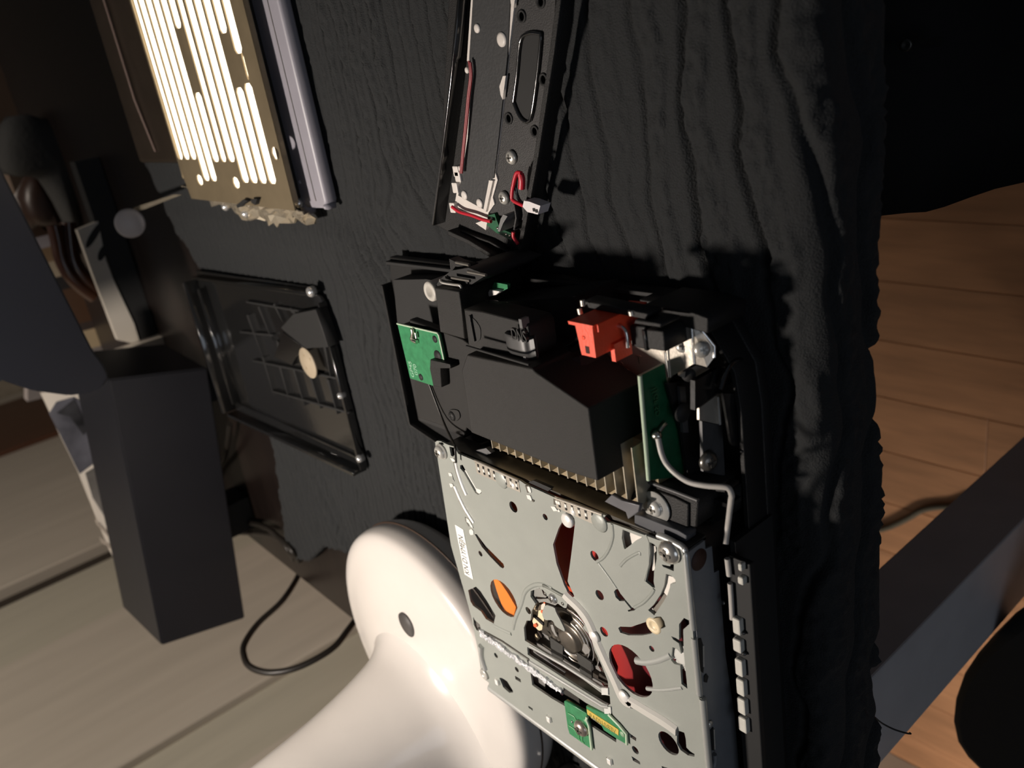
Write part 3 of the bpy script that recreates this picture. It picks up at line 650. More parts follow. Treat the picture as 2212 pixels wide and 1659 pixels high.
for pts in ((D(1080,440),D(1110,430),D(1130,500),D(1135,700),D(1130,760),D(1105,740),D(1090,650)),(D(1140,790),D(1160,765),D(1180,790),D(1165,850),D(1140,845)),
            (D(1200,1300),D(1225,1270),D(1240,1380),D(1240,1490),D(1215,1490))):
    q=[UX(p,sx) for p in pts]; prism('side_slot',q,[u-Vector((.0003,0,0)) for u in q],blkd,sp)
for pts in ((D(1133,500),D(1137,700)),(D(1235,1290),D(1243,1480))): tube('slot_edge',[UX(p,sx-.0003) for p in pts],.0004,steel,sp,0)
lathe('rivet',UX(D(1195,1240),sx),[(.002,0),(.0016,.0008),(.0001,.001)],steel,sp,14,(-1,0,0))
tube('side_clip',[UX(p,sx-.001) for p in (D(1240,1530),D(1245,1580),D(1235,1640))],.0012,sidest,sp)
# inside: dark tub with a floor
tub=wplate('drive_body',[(.2190,.2205),(.405,.2205),(.4105,.4005),(.2190,.4005)],.0445,.0125,M('drive_inner_dark',(.035,.028,.024),.5,.3,.2,60),drv)
for a,b,c_,d in ((.2190,.2215,.2205,.4005),(.4025,.405,.2205,.30)): box('inner_wall',a,b,c_,d,.0445,.0583,M('drive_inner_dark',(.035,.028,.024)),drv)
box('back_wall',.219,.405,.2195,.2215,.0445,.0570,darkst,drv)
# front lip rolled over
fa=U(C_(325,925),LZ-.002); 
tube('front_lip',[Vector((fa.x,.4085,.0575)),Vector((.219,.4085,.0575))],.0030,lidedge,drv,0)
prism('front_panel',[Vector((fa.x,.4095,.057)),Vector((.217,.4095,.057)),Vector((.217,.4095,.020)),Vector((fa.x,.4095,.020))],[Vector((fa.x,.4082,.057)),Vector((.217,.4082,.057)),Vector((.217,.4082,.020)),Vector((fa.x,.4082,.020))],sidest,drv)
tube('left_rail',[U(C_(250,560),LZ+.0005),U(C_(255,650),LZ),U(C_(290,770),LZ)],.0022,lidedge,drv)
# screws and rivets on the lid
screw(U(A(162,160),LZ),.0044,drv,M('satin_zinc',(.50,.49,.45),.3,.35),washer=.0052)
screw(U(B(745,832),LZ),.0058,drv,M('polished_rivet',(.75,.72,.66),.22,.85),name='rivet')
lathe('rivet',U(C_(281,812),LZ),[(.0042,0),(.0040,.0014),(.0026,.0018),(.0022,.0012),(.0001,.0012)],M('satin_zinc',(.5,.5,.46)),drv)
for p in (A(750,440),A(1725,865)): v=U(p,LZ); lathe('embossed_dome',(v.x,v.y,LZ-.0001),[(.0058,0),(.0050,.0007),(.0030,.0012),(.0001,.0014)],lidm,drv,26)
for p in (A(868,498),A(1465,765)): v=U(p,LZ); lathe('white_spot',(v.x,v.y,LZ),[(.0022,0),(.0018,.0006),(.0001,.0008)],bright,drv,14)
# toothed edge strips on the rear edge, with small dark notches
for ln,n in (((A(490,262),A(925,462)),8),((A(1290,632),A(1760,800)),7)):
    a,b=U(ln[0],LZ),U(ln[1],LZ)
    st=tube('rear_edge_strip',[Vector((a.x,a.y-.0005,LZ)),Vector((b.x,b.y-.0005,LZ))],.0009,steelw,drv,0)
    box('toothed_band',b.x,a.x,min(a.y,b.y)+.0006,min(a.y,b.y)+.0075,LZ-.0002,LZ+.0003,steelw,drv)
    for k in range(n):
        t=(k+.6)/n; x=a.x+(b.x-a.x)*t; y=min(a.y,b.y)
        box('notch',x-.0006,x+.0006,y+.0008,y+.0022,LZ,LZ+.0007,blkd,st); box('notch',x-.0006,x+.0006,y+.0048,y+.0060,LZ,LZ+.0007,blkd,st)
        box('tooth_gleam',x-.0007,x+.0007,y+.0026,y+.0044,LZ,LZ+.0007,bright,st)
# bright slides, pins and pressed tongues
def bit(name,pts,f,z=LZ+.0006,t=.0010,mat=bright,rd=0): return plate(name,[f(*p) for p in pts],z,z-t,mat,drv,round_=rd)
bit('bright_tab',[(240,228),(268,232),(300,265),(262,262)],A)
bit('bright_tab',[(222,375),(250,378),(262,410),(232,408)],A); bit('bright_tab',[(262,412),(272,455),(280,462),(262,425)],A)
bit('bright_tab',[(232,482),(262,485),(275,515),(245,520)],A)
bit('bright_tab',[(385,350),(400,352),(515,525),(550,530),(555,565),(525,590),(490,572),(500,548)],A,LZ-.001)
bit('bright_tab',[(1003,510),(1030,515),(1045,560),(1045,575),(1018,560)],A); bit('bright_tab',[(1000,595),(1035,600),(1052,640),(1050,655),(1010,632)],A)
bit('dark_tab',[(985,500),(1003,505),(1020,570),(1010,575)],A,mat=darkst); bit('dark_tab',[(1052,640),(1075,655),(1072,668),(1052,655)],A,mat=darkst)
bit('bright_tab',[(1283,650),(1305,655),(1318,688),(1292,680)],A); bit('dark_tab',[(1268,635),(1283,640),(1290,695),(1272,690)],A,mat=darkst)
bit('bright_tab',[(1240,710),(1280,712),(1310,755),(1270,757)],A); bit('bright_tab',[(1310,748),(1322,740),(1335,765),(1315,765)],A)
bit('bright_tab',[(400,825),(425,840),(460,905),(468,930),(440,905),(430,880),(405,865)],A)
bit('bright_tab',[(430,945),(452,935),(470,955),(472,990),(445,995),(432,975)],A)
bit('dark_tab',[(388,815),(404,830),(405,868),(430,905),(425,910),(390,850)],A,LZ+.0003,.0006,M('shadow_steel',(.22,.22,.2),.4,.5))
def groove(pts,f,r=.0010,mat=bright): tube('pressed_groove',[U(f(*p),LZ-.0001) for p in pts],r,mat,drv)
for a in ([(300,270),(320,360),(360,480),(408,592)],[(290,505),(340,620),(400,740),(480,868)]):
    groove(a,A,.0012); groove([(x-12,y) for x,y in a],A,.0009,darkst)
# embossed arcs
for a in ([(250,595),(258,700),(230,800),(180,880),(120,920)],[(440,1310),(520,1265),(590,1190),(610,1150)],[(322,955),(380,895),(480,840),(490,860)],[(135,930),(230,1060),(290,1150)]):
    tube('embossed_line',[U(B(*p),LZ-.0004) for p in a],.0010,lidm,drv)
for a,r in (([(510,640),(600,650),(720,630),(840,580)],.0022),([(605,905),(700,915),(800,912),(940,895)],.0012)): tube('embossed_line',[U(D(*p),LZ-.0006 if r<.002 else LZ-.0014) for p in a],r,M('embossed_grey',(.34,.35,.33),.45,.15),drv)
for a in ([(545,400),(570,300),(620,180),(655,70),(720,15),(800,2),(900,40)],[(360,365),(450,410),(530,445)]): tube('embossed_line',[U(C_(*p),LZ-.0012) for p in a],.0019,lidm,drv)
# the long bright step around the spindle window
step=[(1000,95),(1035,135),(1120,215),(1190,300),(1240,400),(1270,480),(1340,640),(1440,850),(1525,1035),(1600,1080)]
rd=smoothpts([U(C_(*p),LZ) for p in step],5)+smoothpts([U(D(*p),LZ) for p in ((420,1010),(600,1120),(780,1230),(890,1310))],4)
def ridge(name,path,wd,h,mat):
    vs=[];fs=[]
    for i,p in enumerate(path):
        a=path[max(i-1,0)];b=path[min(i+1,len(path)-1)]; d=(b-a).normalized(); n=Vector((-d.y,d.x,0))
        for s_,z in ((-1,-.001),(-1,.0001),(-.6,h),(.6,h),(1,.0001),(1,-.001)): vs.append(Vector((p.x,p.y,LZ+z))+n*wd*s_)
    m=len(path)
    for i in range(m-1):
        for j in range(6): fs.append((i*6+j,i*6+(j+1)%6,(i+1)*6+(j+1)%6,(i+1)*6+j))
    fs+= [tuple(range(6))[::-1],tuple((m-1)*6+j for j in range(6))]
    return mesh(name,vs,fs,mat,drv)
ridge('pressed_step',rd,.0034,.0016,M('pressed_bright_steel',(.62,.61,.57),.3,.25,.03,80,coat=.3))
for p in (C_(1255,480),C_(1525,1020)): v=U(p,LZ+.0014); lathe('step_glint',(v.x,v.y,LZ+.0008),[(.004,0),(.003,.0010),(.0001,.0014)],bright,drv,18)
# spindle mechanism inside the window
ZI=.054
def deep(name,pts,f,z,t,mat,rd=0): return plate(name,[f(*p) for p in pts],z,z-t,mat,drv,round_=rd)
deep('mechanism_plate',[(100,60),(420,0),(820,230),(1100,560),(1290,900),(1500,1400),(1470,1659),(1300,1659),(100,960),(60,500)],Wc,.050,.002,M('mechanism_bronze_grey',(.15,.135,.115),.3,.7,.15,80))
deep('window_flange',[(190,130),(260,85),(370,80),(410,190),(460,215),(440,235),(280,215),(275,250),(330,260),(480,250),(650,320),(600,360),(420,300),(300,320),(240,250),(200,190)],Wc,.0578,.001,M('flange_grey',(.30,.30,.28),.4,.4))
deep('window_flange',[(375,70),(470,50),(720,190),(790,230),(800,330),(775,405),(740,400),(600,300),(520,250),(450,190)],Wc,.0592,.001,lidm)
tube('dark_hinge',[U(Wc(*p),.0598) for p in ((410,30),(470,50),(700,180),(760,200),(790,250),(795,290))],.0012,M('hinge_dark',(.16,.17,.15),.4,.4),drv)
screw(U(Wc(570,240),.0590),.0032,drv,chrome,name='pin'); 
for p in (Wc(430,170),Wc(715,335)): v=U(p,.0594); lathe('pin_hole',(v.x,v.y,.0588),[(.0011,0),(.0011,.0006),(.0001,.0006)],darkst,drv,12)
deep('latch_arm',[(430,345),(590,395),(605,460),(690,620),(760,770),(740,785),(600,700),(555,600),(420,600),(380,500)],Wc,.0575,.001,lidm,1)
deep('cream_gear_part',[(255,345),(330,310),(360,350),(355,420),(395,500),(420,590),(390,700),(385,760),(330,775),(250,690),(220,600),(250,500),(250,430)],Wc,.0555,.004,cream,1)
deep('dark_band',[(235,520),(250,520),(400,650),(400,695),(235,545)],Wc,.0566,.001,blkd)
deep('grey_cap',[(270,380),(345,330),(375,370),(365,440),(255,450)],Wc,.0562,.001,M('cap_brown',(.10,.075,.05),.4),1)
deep('cream_arm',[(370,350),(425,315),(435,350),(400,480),(375,480),(365,420)],Wc,.0566,.002,M('pale_arm',(.62,.56,.48),.4))
deep('orange_mark',[(365,440),(400,440),(405,480),(385,495),(362,465)],Wc,.0572,.001,M('orange_red_mark',(.60,.12,.04),.4)); deep('orange_mark',[(240,670),(275,655),(300,690),(280,725),(245,700)],Wc,.0566,.001,M('orange_red_mark',(.60,.12,.04),.4)); deep('orange_mark',[(400,312),(430,305),(435,335),(415,325)],Wc,.0573,.001,M('orange_red_mark',(.60,.12,.04),.4))
deep('dark_well',[(100,620),(150,595),(210,620),(240,700),(370,830),(385,880),(330,910),(270,975),(110,900),(90,740)],Wc,.0515,.001,M('well_brown_black',(.02,.012,.009),.5),1)
deep('cream_tip',[(262,830),(280,825),(330,910),(300,945),(265,880)],Wc,.053,.001,cream)
def ring(name,c,R,r,z,mat,a0=0,a1=6.2832):
    cu=U(c,z); pts=[Vector((cu.x+R*math.cos(t),cu.y+R*math.sin(t),z)) for t in np.linspace(a0,a1,26)]; return tube(name,pts,r,mat,drv,0)
spc=Wc(880,900)
v=U(spc,.051)
mot=M('spindle_bronze',(.17,.15,.125),.32,.8,.1,100)
lathe('spindle_motor',(v.x,v.y,.0500),[(.0215,0),(.0215,.0010),(.0195,.0016),(.0190,.0006),(.0150,.0006),(.0145,.0028),(.0120,.0034),(.0115,.0022),(.0085,.0022),(.0080,.0046),(.0060,.0052),(.0001,.0054)],mot,drv,48)
for R,a0,a1 in ((.0208,2.6,4.6),(.0170,2.7,4.4),(.0135,2.4,4.3),(.0105,2.6,4.2)): ring('chrome_arc',spc,R,.0004,.0528,chrome,a0,a1)
for pts in ([(520,680),(560,675),(600,800),(640,870),(600,860),(540,760)],[(725,1005),(760,1020),(850,1100),(930,1130),(945,1190),(850,1160),(740,1080)],[(1060,980),(1110,1000),(1165,1090),(1150,1140),(1090,1160),(1035,1090)],[(1230,1340),(1300,1350),(1350,1430),(1330,1440),(1230,1370)],
            [(280,960),(330,980),(530,1120),(540,1170),(300,1010)],[(725,1245),(1000,1410),(1005,1450),(730,1290)],[(1205,1540),(1350,1620),(1400,1690),(1210,1590)],[(380,805),(480,860),(505,930),(470,910)]):
    deep('bright_rail',pts,Wc,.0535,.0008,M('rail_steel',(.52,.51,.49),.28,.7))
for pts in ([(510,880),(720,1020),(720,1260),(540,1170)],[(940,1120),(1190,1290),(1190,1560),(1000,1440)]): deep('dark_slider',pts,Wc,.0545,.0012,M('slider_dark',(.10,.10,.095),.35,.6))
for pts in ([(715,1160),(770,1175),(850,1260),(990,1330),(995,1375),(860,1310),(720,1200)],[(1185,1320),(1210,1320),(1225,1400),(1205,1430),(1190,1390)]): deep('black_gap',pts,Wc,.0548,.0006,blkd)
# rails seen in the long slots
deep('slot_floor',[(655,565),(1130,835),(1410,1010),(1415,1100),(1100,930),(655,660)],C_,.053,.001,darkst)
deep('slot_rail',[(700,590),(760,640),(1000,800),(990,830),(780,700),(690,620)],C_,.0562,.001,M('rail_steel',(.5,.5,.5)))
deep('slot_floor',[(685,800),(1000,930),(1200,1070),(1460,1180),(1480,1440),(1230,1290),(690,920)],C_,.052,.001,M('slot_black',(.025,.022,.018),.6))
deep('slot_window',[(712,828),(820,880),(820,950),(730,890)],C_,.0555,.0008,M('rail_steel',(.5,.5,.5)))
tube('slot_lip',[U(C_(*p),LZ-.0006) for p in ((690,560),(1000,735),(1330,945),(1385,950))],.0014,lidedge,drv,0)
tube('slot_lip',[U(C_(*p),LZ-.0006) for p in ((690,700),(1000,890),(1345,1100),(1400,1105))],.0016,lidedge,drv,0)
for p in ((1325,940),(1350,1110)): bit('bright_bend',[(p[0],p[1]),(p[0]+58,p[1]+2),(p[0]+62,p[1]+65),(p[0]+4,p[1]+62)],C_,LZ+.0008,.0012,M('bend_white',(.68,.69,.66),.3,.2))
# crumpled silver strip along the left slot
def strip():
    a,b=U(C_(225,415),LZ+.0012),U(C_(968,955),LZ+.0012); n=46; vs=[];fs=[]; r=random.Random(3)
    for i in range(n+1):
        t=i/n; c=a.lerp(b,t); wd=.0050*(1-.25*t)
        for s_ in (-1,-.33,.33,1):
            vs.append((c.x+r.uniform(-.0003,.0003),c.y+s_*wd*.5+.002+r.uniform(-.0005,.0005)*(1+abs(s_)),LZ+.0010+r.uniform(0,.0012)))
    m=len(vs); vs+=[(x,y,LZ-.0004) for x,y,z in vs]
    for i in range(n):
        for j in range(3): k=i*4+j; fs.append((k,k+4,k+5,k+1)); fs.append((m+k,m+k+1,m+k+5,m+k+4))
        fs.append((i*4,m+i*4,m+i*4+4,i*4+4)); fs.append((i*4+3,i*4+7,m+i*4+7,m+i*4+3))
    return mesh('crumpled_silver_strip',vs,fs,tape,drv)
strip()
tube('strip_groove',[U(C_(*p),LZ) for p in ((225,405),(440,520),(680,685))],.0008,darkst,drv,0)
# boards at the front edge
gb=plate('small_circuit_board',[Lb(190,370),Lb(215,355),Lb(690,635),Lb(715,705),Lb(690,770),Lb(740,900),Lb(810,1440),Lb(560,1270),Lb(310,1090),Lb(270,950)],LZ+.0016,LZ-.0006,pcb,drv,bev=.0002)
tube('board_edge',[U(Lb(*p),LZ+.0014) for p in ((715,705),(695,770),(750,900),(815,1440))],.0009,pcbe,gb,0)
screw(U(Lb(600,945),LZ+.0016),.0052,gb,M('warm_rivet',(.50,.42,.36),.28,.8),name='rivet')
for k,pts in enumerate(([(520,1000),(530,1200),(560,1240)],[(600,1050),(600,1250),(640,1300)],[(280,620),(420,700),(480,800)],[(300,900),(420,980),(520,1150)])): tube('board_trace',[U(Lb(*p),LZ+.0017) for p in pts],.0005,M('trace_green',(.07,.26,.10),.4),gb,0)
v=U(Lb(375,820),LZ+.0018); lathe('solder_dot',(v.x,v.y,LZ+.0014),[(.0009,0),(.0007,.0008),(.0001,.001)],gold,gb,12)
gb2=plate('long_circuit_board',[Lb(685,470),Lb(1060,640),Lb(1200,660),Lb(1420,900),Lb(1590,1090),Lb(1590,1330),Lb(1380,1210),Lb(1080,1010),Lb(1010,880),Lb(700,640)],LZ+.0010,LZ-.002,pcb,drv,bev=.0002)
plate('yellow_sticker',[Lb(700,540),Lb(1395,985),Lb(1412,1010),Lb(1410,1130),Lb(712,655)],LZ+.0013,LZ+.0009,yel,gb2)
pa,pb=U(Lb(800,650),LZ),U(Lb(1390,1030),LZ); d=(pa-pb); 
text('sticker_print','VER0102A9',((pa.x+pb.x)/2,(pa.y+pb.y)/2,LZ+.00135),d,(d.y,-d.x,0),.0052,.00005,M('olive_ink',(.20,.17,.03),.6),gb2,width=d.length)
tube('board_edge',[U(Lb(*p),LZ+.0012) for p in ((1190,655),(1420,890),(1590,1090),(1600,1320))],.0009,pcbe,gb2,0)
v=U(Lb(1500,1100),LZ+.001); lathe('board_pad',(v.x,v.y,LZ+.0008),[(.0018,0),(.0018,.0004),(.0001,.0004)],M('pad_pale',(.25,.36,.24),.4),gb2,14)
for pts in ((412,880,385,905),): pass
for p in ((400,880),(865,1215),(1410,1590)): v=U(C_(*p),LZ); box('bright_peg',v.x-.0016,v.x+.0016,v.y-.0022,v.y+.0022,LZ-.001,LZ+.0018,bright,drv,.0005)
# label with print on the left edge
lb=plate('paper_label',[A(288,890),A(370,940),A(470,1438),A(385,1385)],LZ+.0003,LZ-.0001,paper,drv)
pa,pb=U(A(418,1380),LZ),U(A(350,1000),LZ); d=pb-pa
text('label_print','KN D1YMEJN',((pa.x+pb.x)/2,(pa.y+pb.y)/2,LZ+.00035),d,(-d.y,d.x,0),.0075,.00005,ink,lb,width=d.length)
bit('bright_pin',[(430,1470),(500,1470),(505,1500),(450,1535),(415,1520),(405,1480)],A,LZ-.001,.003,M('pin_grey',(.55,.54,.51),.35,.2),1)
# parts seen through the corner openings
bit('mirror_plate',[(335,640),(470,700),(490,690),(520,760),(420,830),(350,800),(330,720)],B,LZ-.004,.001,M('white_reflector',(.80,.76,.70),.35,.1))
bit('corner_wing',[(350,820),(450,745),(535,690),(560,760),(560,940),(520,1090),(450,1060),(330,960),(360,900)],B,LZ+.0002,.0009,lidm)
bit('white_link',[(565,785),(615,790),(620,830),(605,850),(612,990),(590,1000),(580,850)],B,LZ-.002,.001,M('white_reflector',(.80,.76,.70)))
bit('white_slide',[(715,1040),(765,1050),(788,1080),(780,1112),(745,1110),(735,1160),(715,1215),(685,1180),(700,1110)],B,LZ-.0015,.001,M('white_reflector',(.80,.76,.70)))
bit('grey_slide',[(682,1185),(712,1215),(680,1270),(620,1370),(580,1345),(640,1270)],B,LZ-.002,.001,M('slide_taupe',(.24,.22,.19),.4,.4))
bit('white_tip',[(582,1318),(592,1320),(606,1350),(600,1358)],B,LZ-.0018,.001,bright)
bit('corner_hook',[(668,890),(700,895),(740,905),(745,945),(680,940)],B,LZ+.0002,.001,lidm)
# gear behind the right-hand notch
v=U(D(945,610),.058)
gearm=M('pale_gear',(.55,.55,.52),.4)
for k in range(14):
    t=k*6.2832/14; prism('gear_tooth',*[[Vector((v.x+rr*math.cos(t+a),v.y+rr*math.sin(t+a),z)) for rr,a in ((.004,-.2),(.0075,-.13),(.0075,.13),(.004,.2))] for z in (.0560,.0585)],gearm,drv)
lathe('gear_hub',(v.x,v.y,.0555),[(.0052,0),(.0052,.0032),(.003,.0034),(.0001,.0034)],gearm,drv,20)
# roller at the leaf opening and bush at the red slot
v=U(A(1405,850),LZ); lathe('roller_pin',(v.x,v.y,.050),[(.0042,0),(.0042,.0100),(.0036,.0108),(.0001,.0108)],bright,drv,24)
v=U(D(665,315),LZ); lathe('bush',(v.x,v.y,.050),[(.0044,0),(.0044,.0104),(.0024,.0104),(.0022,.0098),(.0001,.0098)],cream,drv,24)
bit('bush_tail',[(655,340),(685,335),(708,375),(695,378)],D,LZ-.0004,.001,cream)
# the disc that lies inside
dc=Vector((.3125,.3125))
vs,fs=lathe_mesh([(.086,.0446),(.086,.0456),(.0001,.0456)],96)
dm=bpy.data.materials.new('orange_to_crimson_disc'); dm.use_nodes=True; nt=dm.node_tree; b=nt.nodes['Principled BSDF']; b.inputs['Roughness'].default_value=.42; b.inputs['Metallic'].default_value=.25
tc=nt.nodes.new('ShaderNodeTexCoord'); sx_=nt.nodes.new('ShaderNodeSeparateXYZ'); cr=nt.nodes.new('ShaderNodeValToRGB'); mr=nt.nodes.new('ShaderNodeMapRange')
mr.inputs[1].default_value=-.086; mr.inputs[2].default_value=.066
nt.links.new(tc.outputs['Object'],sx_.inputs[0]); nt.links.new(sx_.outputs[0],mr.inputs[0]); nt.links.new(mr.outputs[0],cr.inputs[0]); nt.links.new(cr.outputs[0],b.inputs['Base Color'])
e=cr.color_ramp.elements; e[0].position=.0; e[0].color=(.10,.008,.015,1); e[1].position=1; e[1].color=(.85,.24,.035,1)
for p,c_ in ((.28,(.17,.010,.018,1)),(.55,(.58,.035,.022,1)),(.85,(.80,.20,.03,1))): q=e.new(p); q.color=c_
dsk=mesh('optical_disc',[(x+dc.x,y+dc.y,z) for x,y,z in vs],fs,dm,None,False)
tag(dsk,'orange and crimson optical disc seen through the cutouts of the drive lid','disc')
# ================================================================== LONG BLACK COVER (top centre)
def rectframe(a,b,wid):
    pass
cov=thing('console_cover',(.36,.03,.0045),'long slim black cover with circuit film and a white plug, lying past the chassis','console cover')
sh_=[G(x,y) for x,y in ((230,-60),(60,1270),(180,1350),(590,1560),(640,1420),(860,-60))]
def gpt(x,y,z=.012): return U(G(x,y),z)
plate('shell_floor',[G(190,-120),G(140,900),G(110,1300),G(190,1345),G(585,1560),G(640,1300),G(830,-20),G(840,-120)],.010,.0055,blk,cov,bev=.0006)
def wallp(name,pts,t,z0,z1,mat): return wall_strip(name,[gpt(x,y,z1) for x,y in pts],t,z0,z1,mat,cov)
wallp('shell_wall',[(250,-120),(190,500),(130,1000),(90,1300)],.0018,.008,.019,blkg)
wallp('shell_wall',[(180,1345),(300,1400),(430,1480),(585,1560)],.0028,.008,.018,blk)
wallp('shell_wall',[(585,1560),(600,1400),(690,900),(780,300),(835,-120)],.0030,.008,.017,blk)
wallp('inner_ledge',[(250,1340),(420,1400),(560,1480)],.0014,.008,.014,blk)
plate('side_bay',[G(560,-120),G(520,300),G(440,900),G(400,1230),G(640,1280),G(700,800),G(790,200),G(810,-120)],.0125,.009,M('bay_black',(.022,.021,.021),.5,0,.1,200,.2,1500),cov,bev=.0004)
# dark film panel on white frame
plate('white_frame',[G(322,-120),G(290,350),G(318,385),G(285,800),G(250,1000),G(215,1210),G(220,1190),G(395,1270),G(340,1290),G(400,1330),G(415,1230),G(450,1180),G(440,1140),G(468,1040),G(455,1000),G(480,790),G(530,320),G(570,-20),G(575,-120)],.0135,.0115,M('white_light_guide',(.62,.58,.54),.45,0,.04,100),cov)
plate('film_panel',[G(332,-120),G(303,345),G(320,385),G(295,800),G(262,1000),G(240,1130),G(395,1215),G(420,1040),G(445,1030),G(475,780),G(524,320),G(540,-10),G(545,-120)],.0142,.0130,M('black_film',(.026,.027,.028),.55,0,.1,100,.1,600),cov)
for pts in ([(498,440),(515,438),(497,575),(485,550),(478,500)],[(540,-20),(570,-20),(560,45),(545,25)],[(418,1042),(440,1045),(400,1225),(385,1215)]): plate('white_tab',[G(*p) for p in pts],.0150,.0135,M('white_light_guide',(.62,.58,.54)),cov)
for x,y,r in ((345,165,.0022),(487,230,.0034),(272,1130,.0026),(360,1177,.0026),(287,407,.0016),(245,975,.0015)): v=gpt(x,y,.0150); lathe('white_pin',(v.x,v.y,.0140),[(r,0),(r,.0008),(r*.6,.0012),(.0001,.0012)],M('white_light_guide',(.62,.58,.54)),cov,18)
for x,y in ((240,1020),(225,1085),(230,990),(210,1200)): v=gpt(x,y,.015); box('white_block',v.x-.0025,v.x+.0025,v.y-.003,v.y+.003,.011,.0158,M('white_light_guide',(.62,.58,.54)),cov,.0006)
# recess with rim
plate('recess_floor',[G(600,240),G(640,200),G(700,190),G(715,230),G(680,540),G(655,690),G(620,695),G(575,660),G(558,590),G(570,480)],.0128,.0110,blkd,cov,round_=1)
tube('recess_rim',[gpt(x,y,.0135) for x,y in ((560,590),(580,440),(600,240),(640,195),(705,195),(718,230),(690,500),(655,695),(600,680),(560,590))],.0009,blkg,cov,3)
for x,y in ((548,910),(505,1143)): v=gpt(x,y,.0135); screw((v.x,v.y,.0130),.0036,cov,steel)
for x,y in ((530,685),(605,95),(730,460),(680,760),(715,10)): v=gpt(x,y,.013); lathe('moulded_boss',(v.x,v.y,.0122),[(.003,0),(.003,.001),(.002,.001),(.002,.0003),(.0001,.0003)],blkd,cov,16)
# red wires and white plug
tube('red_wire',[gpt(x,y,.0165) for x,y in ((303,350),(312,430),(298,560),(285,700),(270,850),(255,1000))],.0008,M('dull_red_wire',(.20,.02,.025),.45),cov)
tube('red_wire',[gpt(x,y,.0165) for x,y in ((312,360),(318,440),(305,560),(292,700),(276,850),(262,1000))],.0006,M('dull_red_wire',(.20,.02,.025),.45),cov)
tube('red_wire',[gpt(x,y,.0170) for x,y in ((205,1195),(250,1225),(320,1245),(380,1268),(430,1280))],.0010,redw,cov)
tube('red_wire',[gpt(x,y,.022) for x,y in ((605,1000),(578,1000),(560,1060),(550,1130),(560,1160),(620,1190))],.0010,redw,cov)
tube('red_wire',[gpt(x,y,.020) for x,y in ((600,1005),(608,1040),(606,1090))],.0018,redw,cov)
tube('red_wire',[gpt(x,y,.018) for x,y in ((560,1340),(560,1370),(585,1410))],.0010,redw,cov)
tube('black_wire',[gpt(x,y,.020) for x,y in ((580,1010),(572,1080),(590,1150),(620,1180))],.0009,blkg,cov)
pl_=prism('white_plug',[gpt(x,y,.024) for x,y in ((620,1160),(650,1165),(715,1190),(700,1240),(640,1225),(612,1195))],[gpt(x,y,.024)-Vector((0,0,.007)) for x,y in ((620,1160),(650,1165),(715,1190),(700,1240),(640,1225),(612,1195))],M('milky_nylon',(.70,.66,.66),.35),cov)
for x,y in ((677,1213),(692,1220)): v=gpt(x,y,.0243); box('plug_contact',v.x-.0008,v.x+.0008,v.y-.0008,v.y+.0008,.0235,.0244,blkd,pl_)
gbd=plate('wire_board',[G(412,1245),G(450,1235),G(480,1320),G(555,1350),G(550,1390),G(460,1345),G(405,1300)],.0145,.012,pcbd,cov)
for x,y in ((465,1320),(515,1355),(430,1262),(535,1362)): v=gpt(x,y,.0150); lathe('solder_dot',(v.x,v.y,.0143),[(.0010,0),(.0008,.0007),(.0001,.0009)],gold,gbd,10)
plate('steel_post',[G(485,1265),G(500,1240),G(525,1250),G(500,1290),G(480,1340),G(468,1335)],.021,.012,M('grey_post',(.20,.20,.20),.4,.5),cov)
wallp('ledge_strip',[(560,1180),(572,1260),(560,1330)],.0012,.010,.0165,M('bay_black',(.022,.021,.021)))
# ================================================================== BLACK TRAY COVER with ribs and a round sticker
tc_=thing('ribbed_tray_cover',(.77,.26,.0045),'glossy black tray cover with inner ribs and a cream round sticker','console cover')
mirror_blk=M('mirror_black_plastic',(.010,.010,.010),.10,0,.05,60,.02,150); mirror_blk.node_tree.nodes['Principled BSDF'].inputs['IOR'].default_value=2.3
x0,x1,y0,y1=.625,.915,.163,.335
wplate('tray_floor',[(x0,y0+.012),(x0+.012,y0),(x1-.006,y0+.012),(x1,y0+.03),(x1,y1+.004),(x0,y1-.010)],.0085,.005,mirror_blk,tc_,bev=.0006)
def rim3(pts,t,z0,z1,name='tray_wall'): return wall_strip(name,pts,t,z0,z1,blkg,tc_)
rim3([(x0,y0+.010),(x0,y1-.010)],.0030,.006,.0135)
rim3([(x0+.006,y0+.002),(x1-.010,y0+.018)],.0030,.006,.016)
rim3([(x1,y0+.022),(x1+.001,y1+.002)],.0045,.006,.024); rim3([(x1-.022,y0+.028),(x1-.022,y1-.012)],.0025,.006,.018,'inner_wall')
rim3([(x0+.002,y1-.008),(x1,y1+.006)],.0035,.006,.020)
rim3([(x0+.004,y1-.020),(x1-.02,y1-.010)],.0020,.006,.012,'inner_wall')
for k,(a,b) in enumerate(((I_(605,505),I_(1000,575)),(I_(560,720),I_(790,745)),(I_(650,925),I_(1260,1055)),(I_(790,1145),I_(1335,1300)))):
    p,q=U(a,.012),U(b,.012); wall_strip('long_rib',[(p.x,p.y),(q.x,q.y)],.0018,.007,.0125,blkd,tc_)
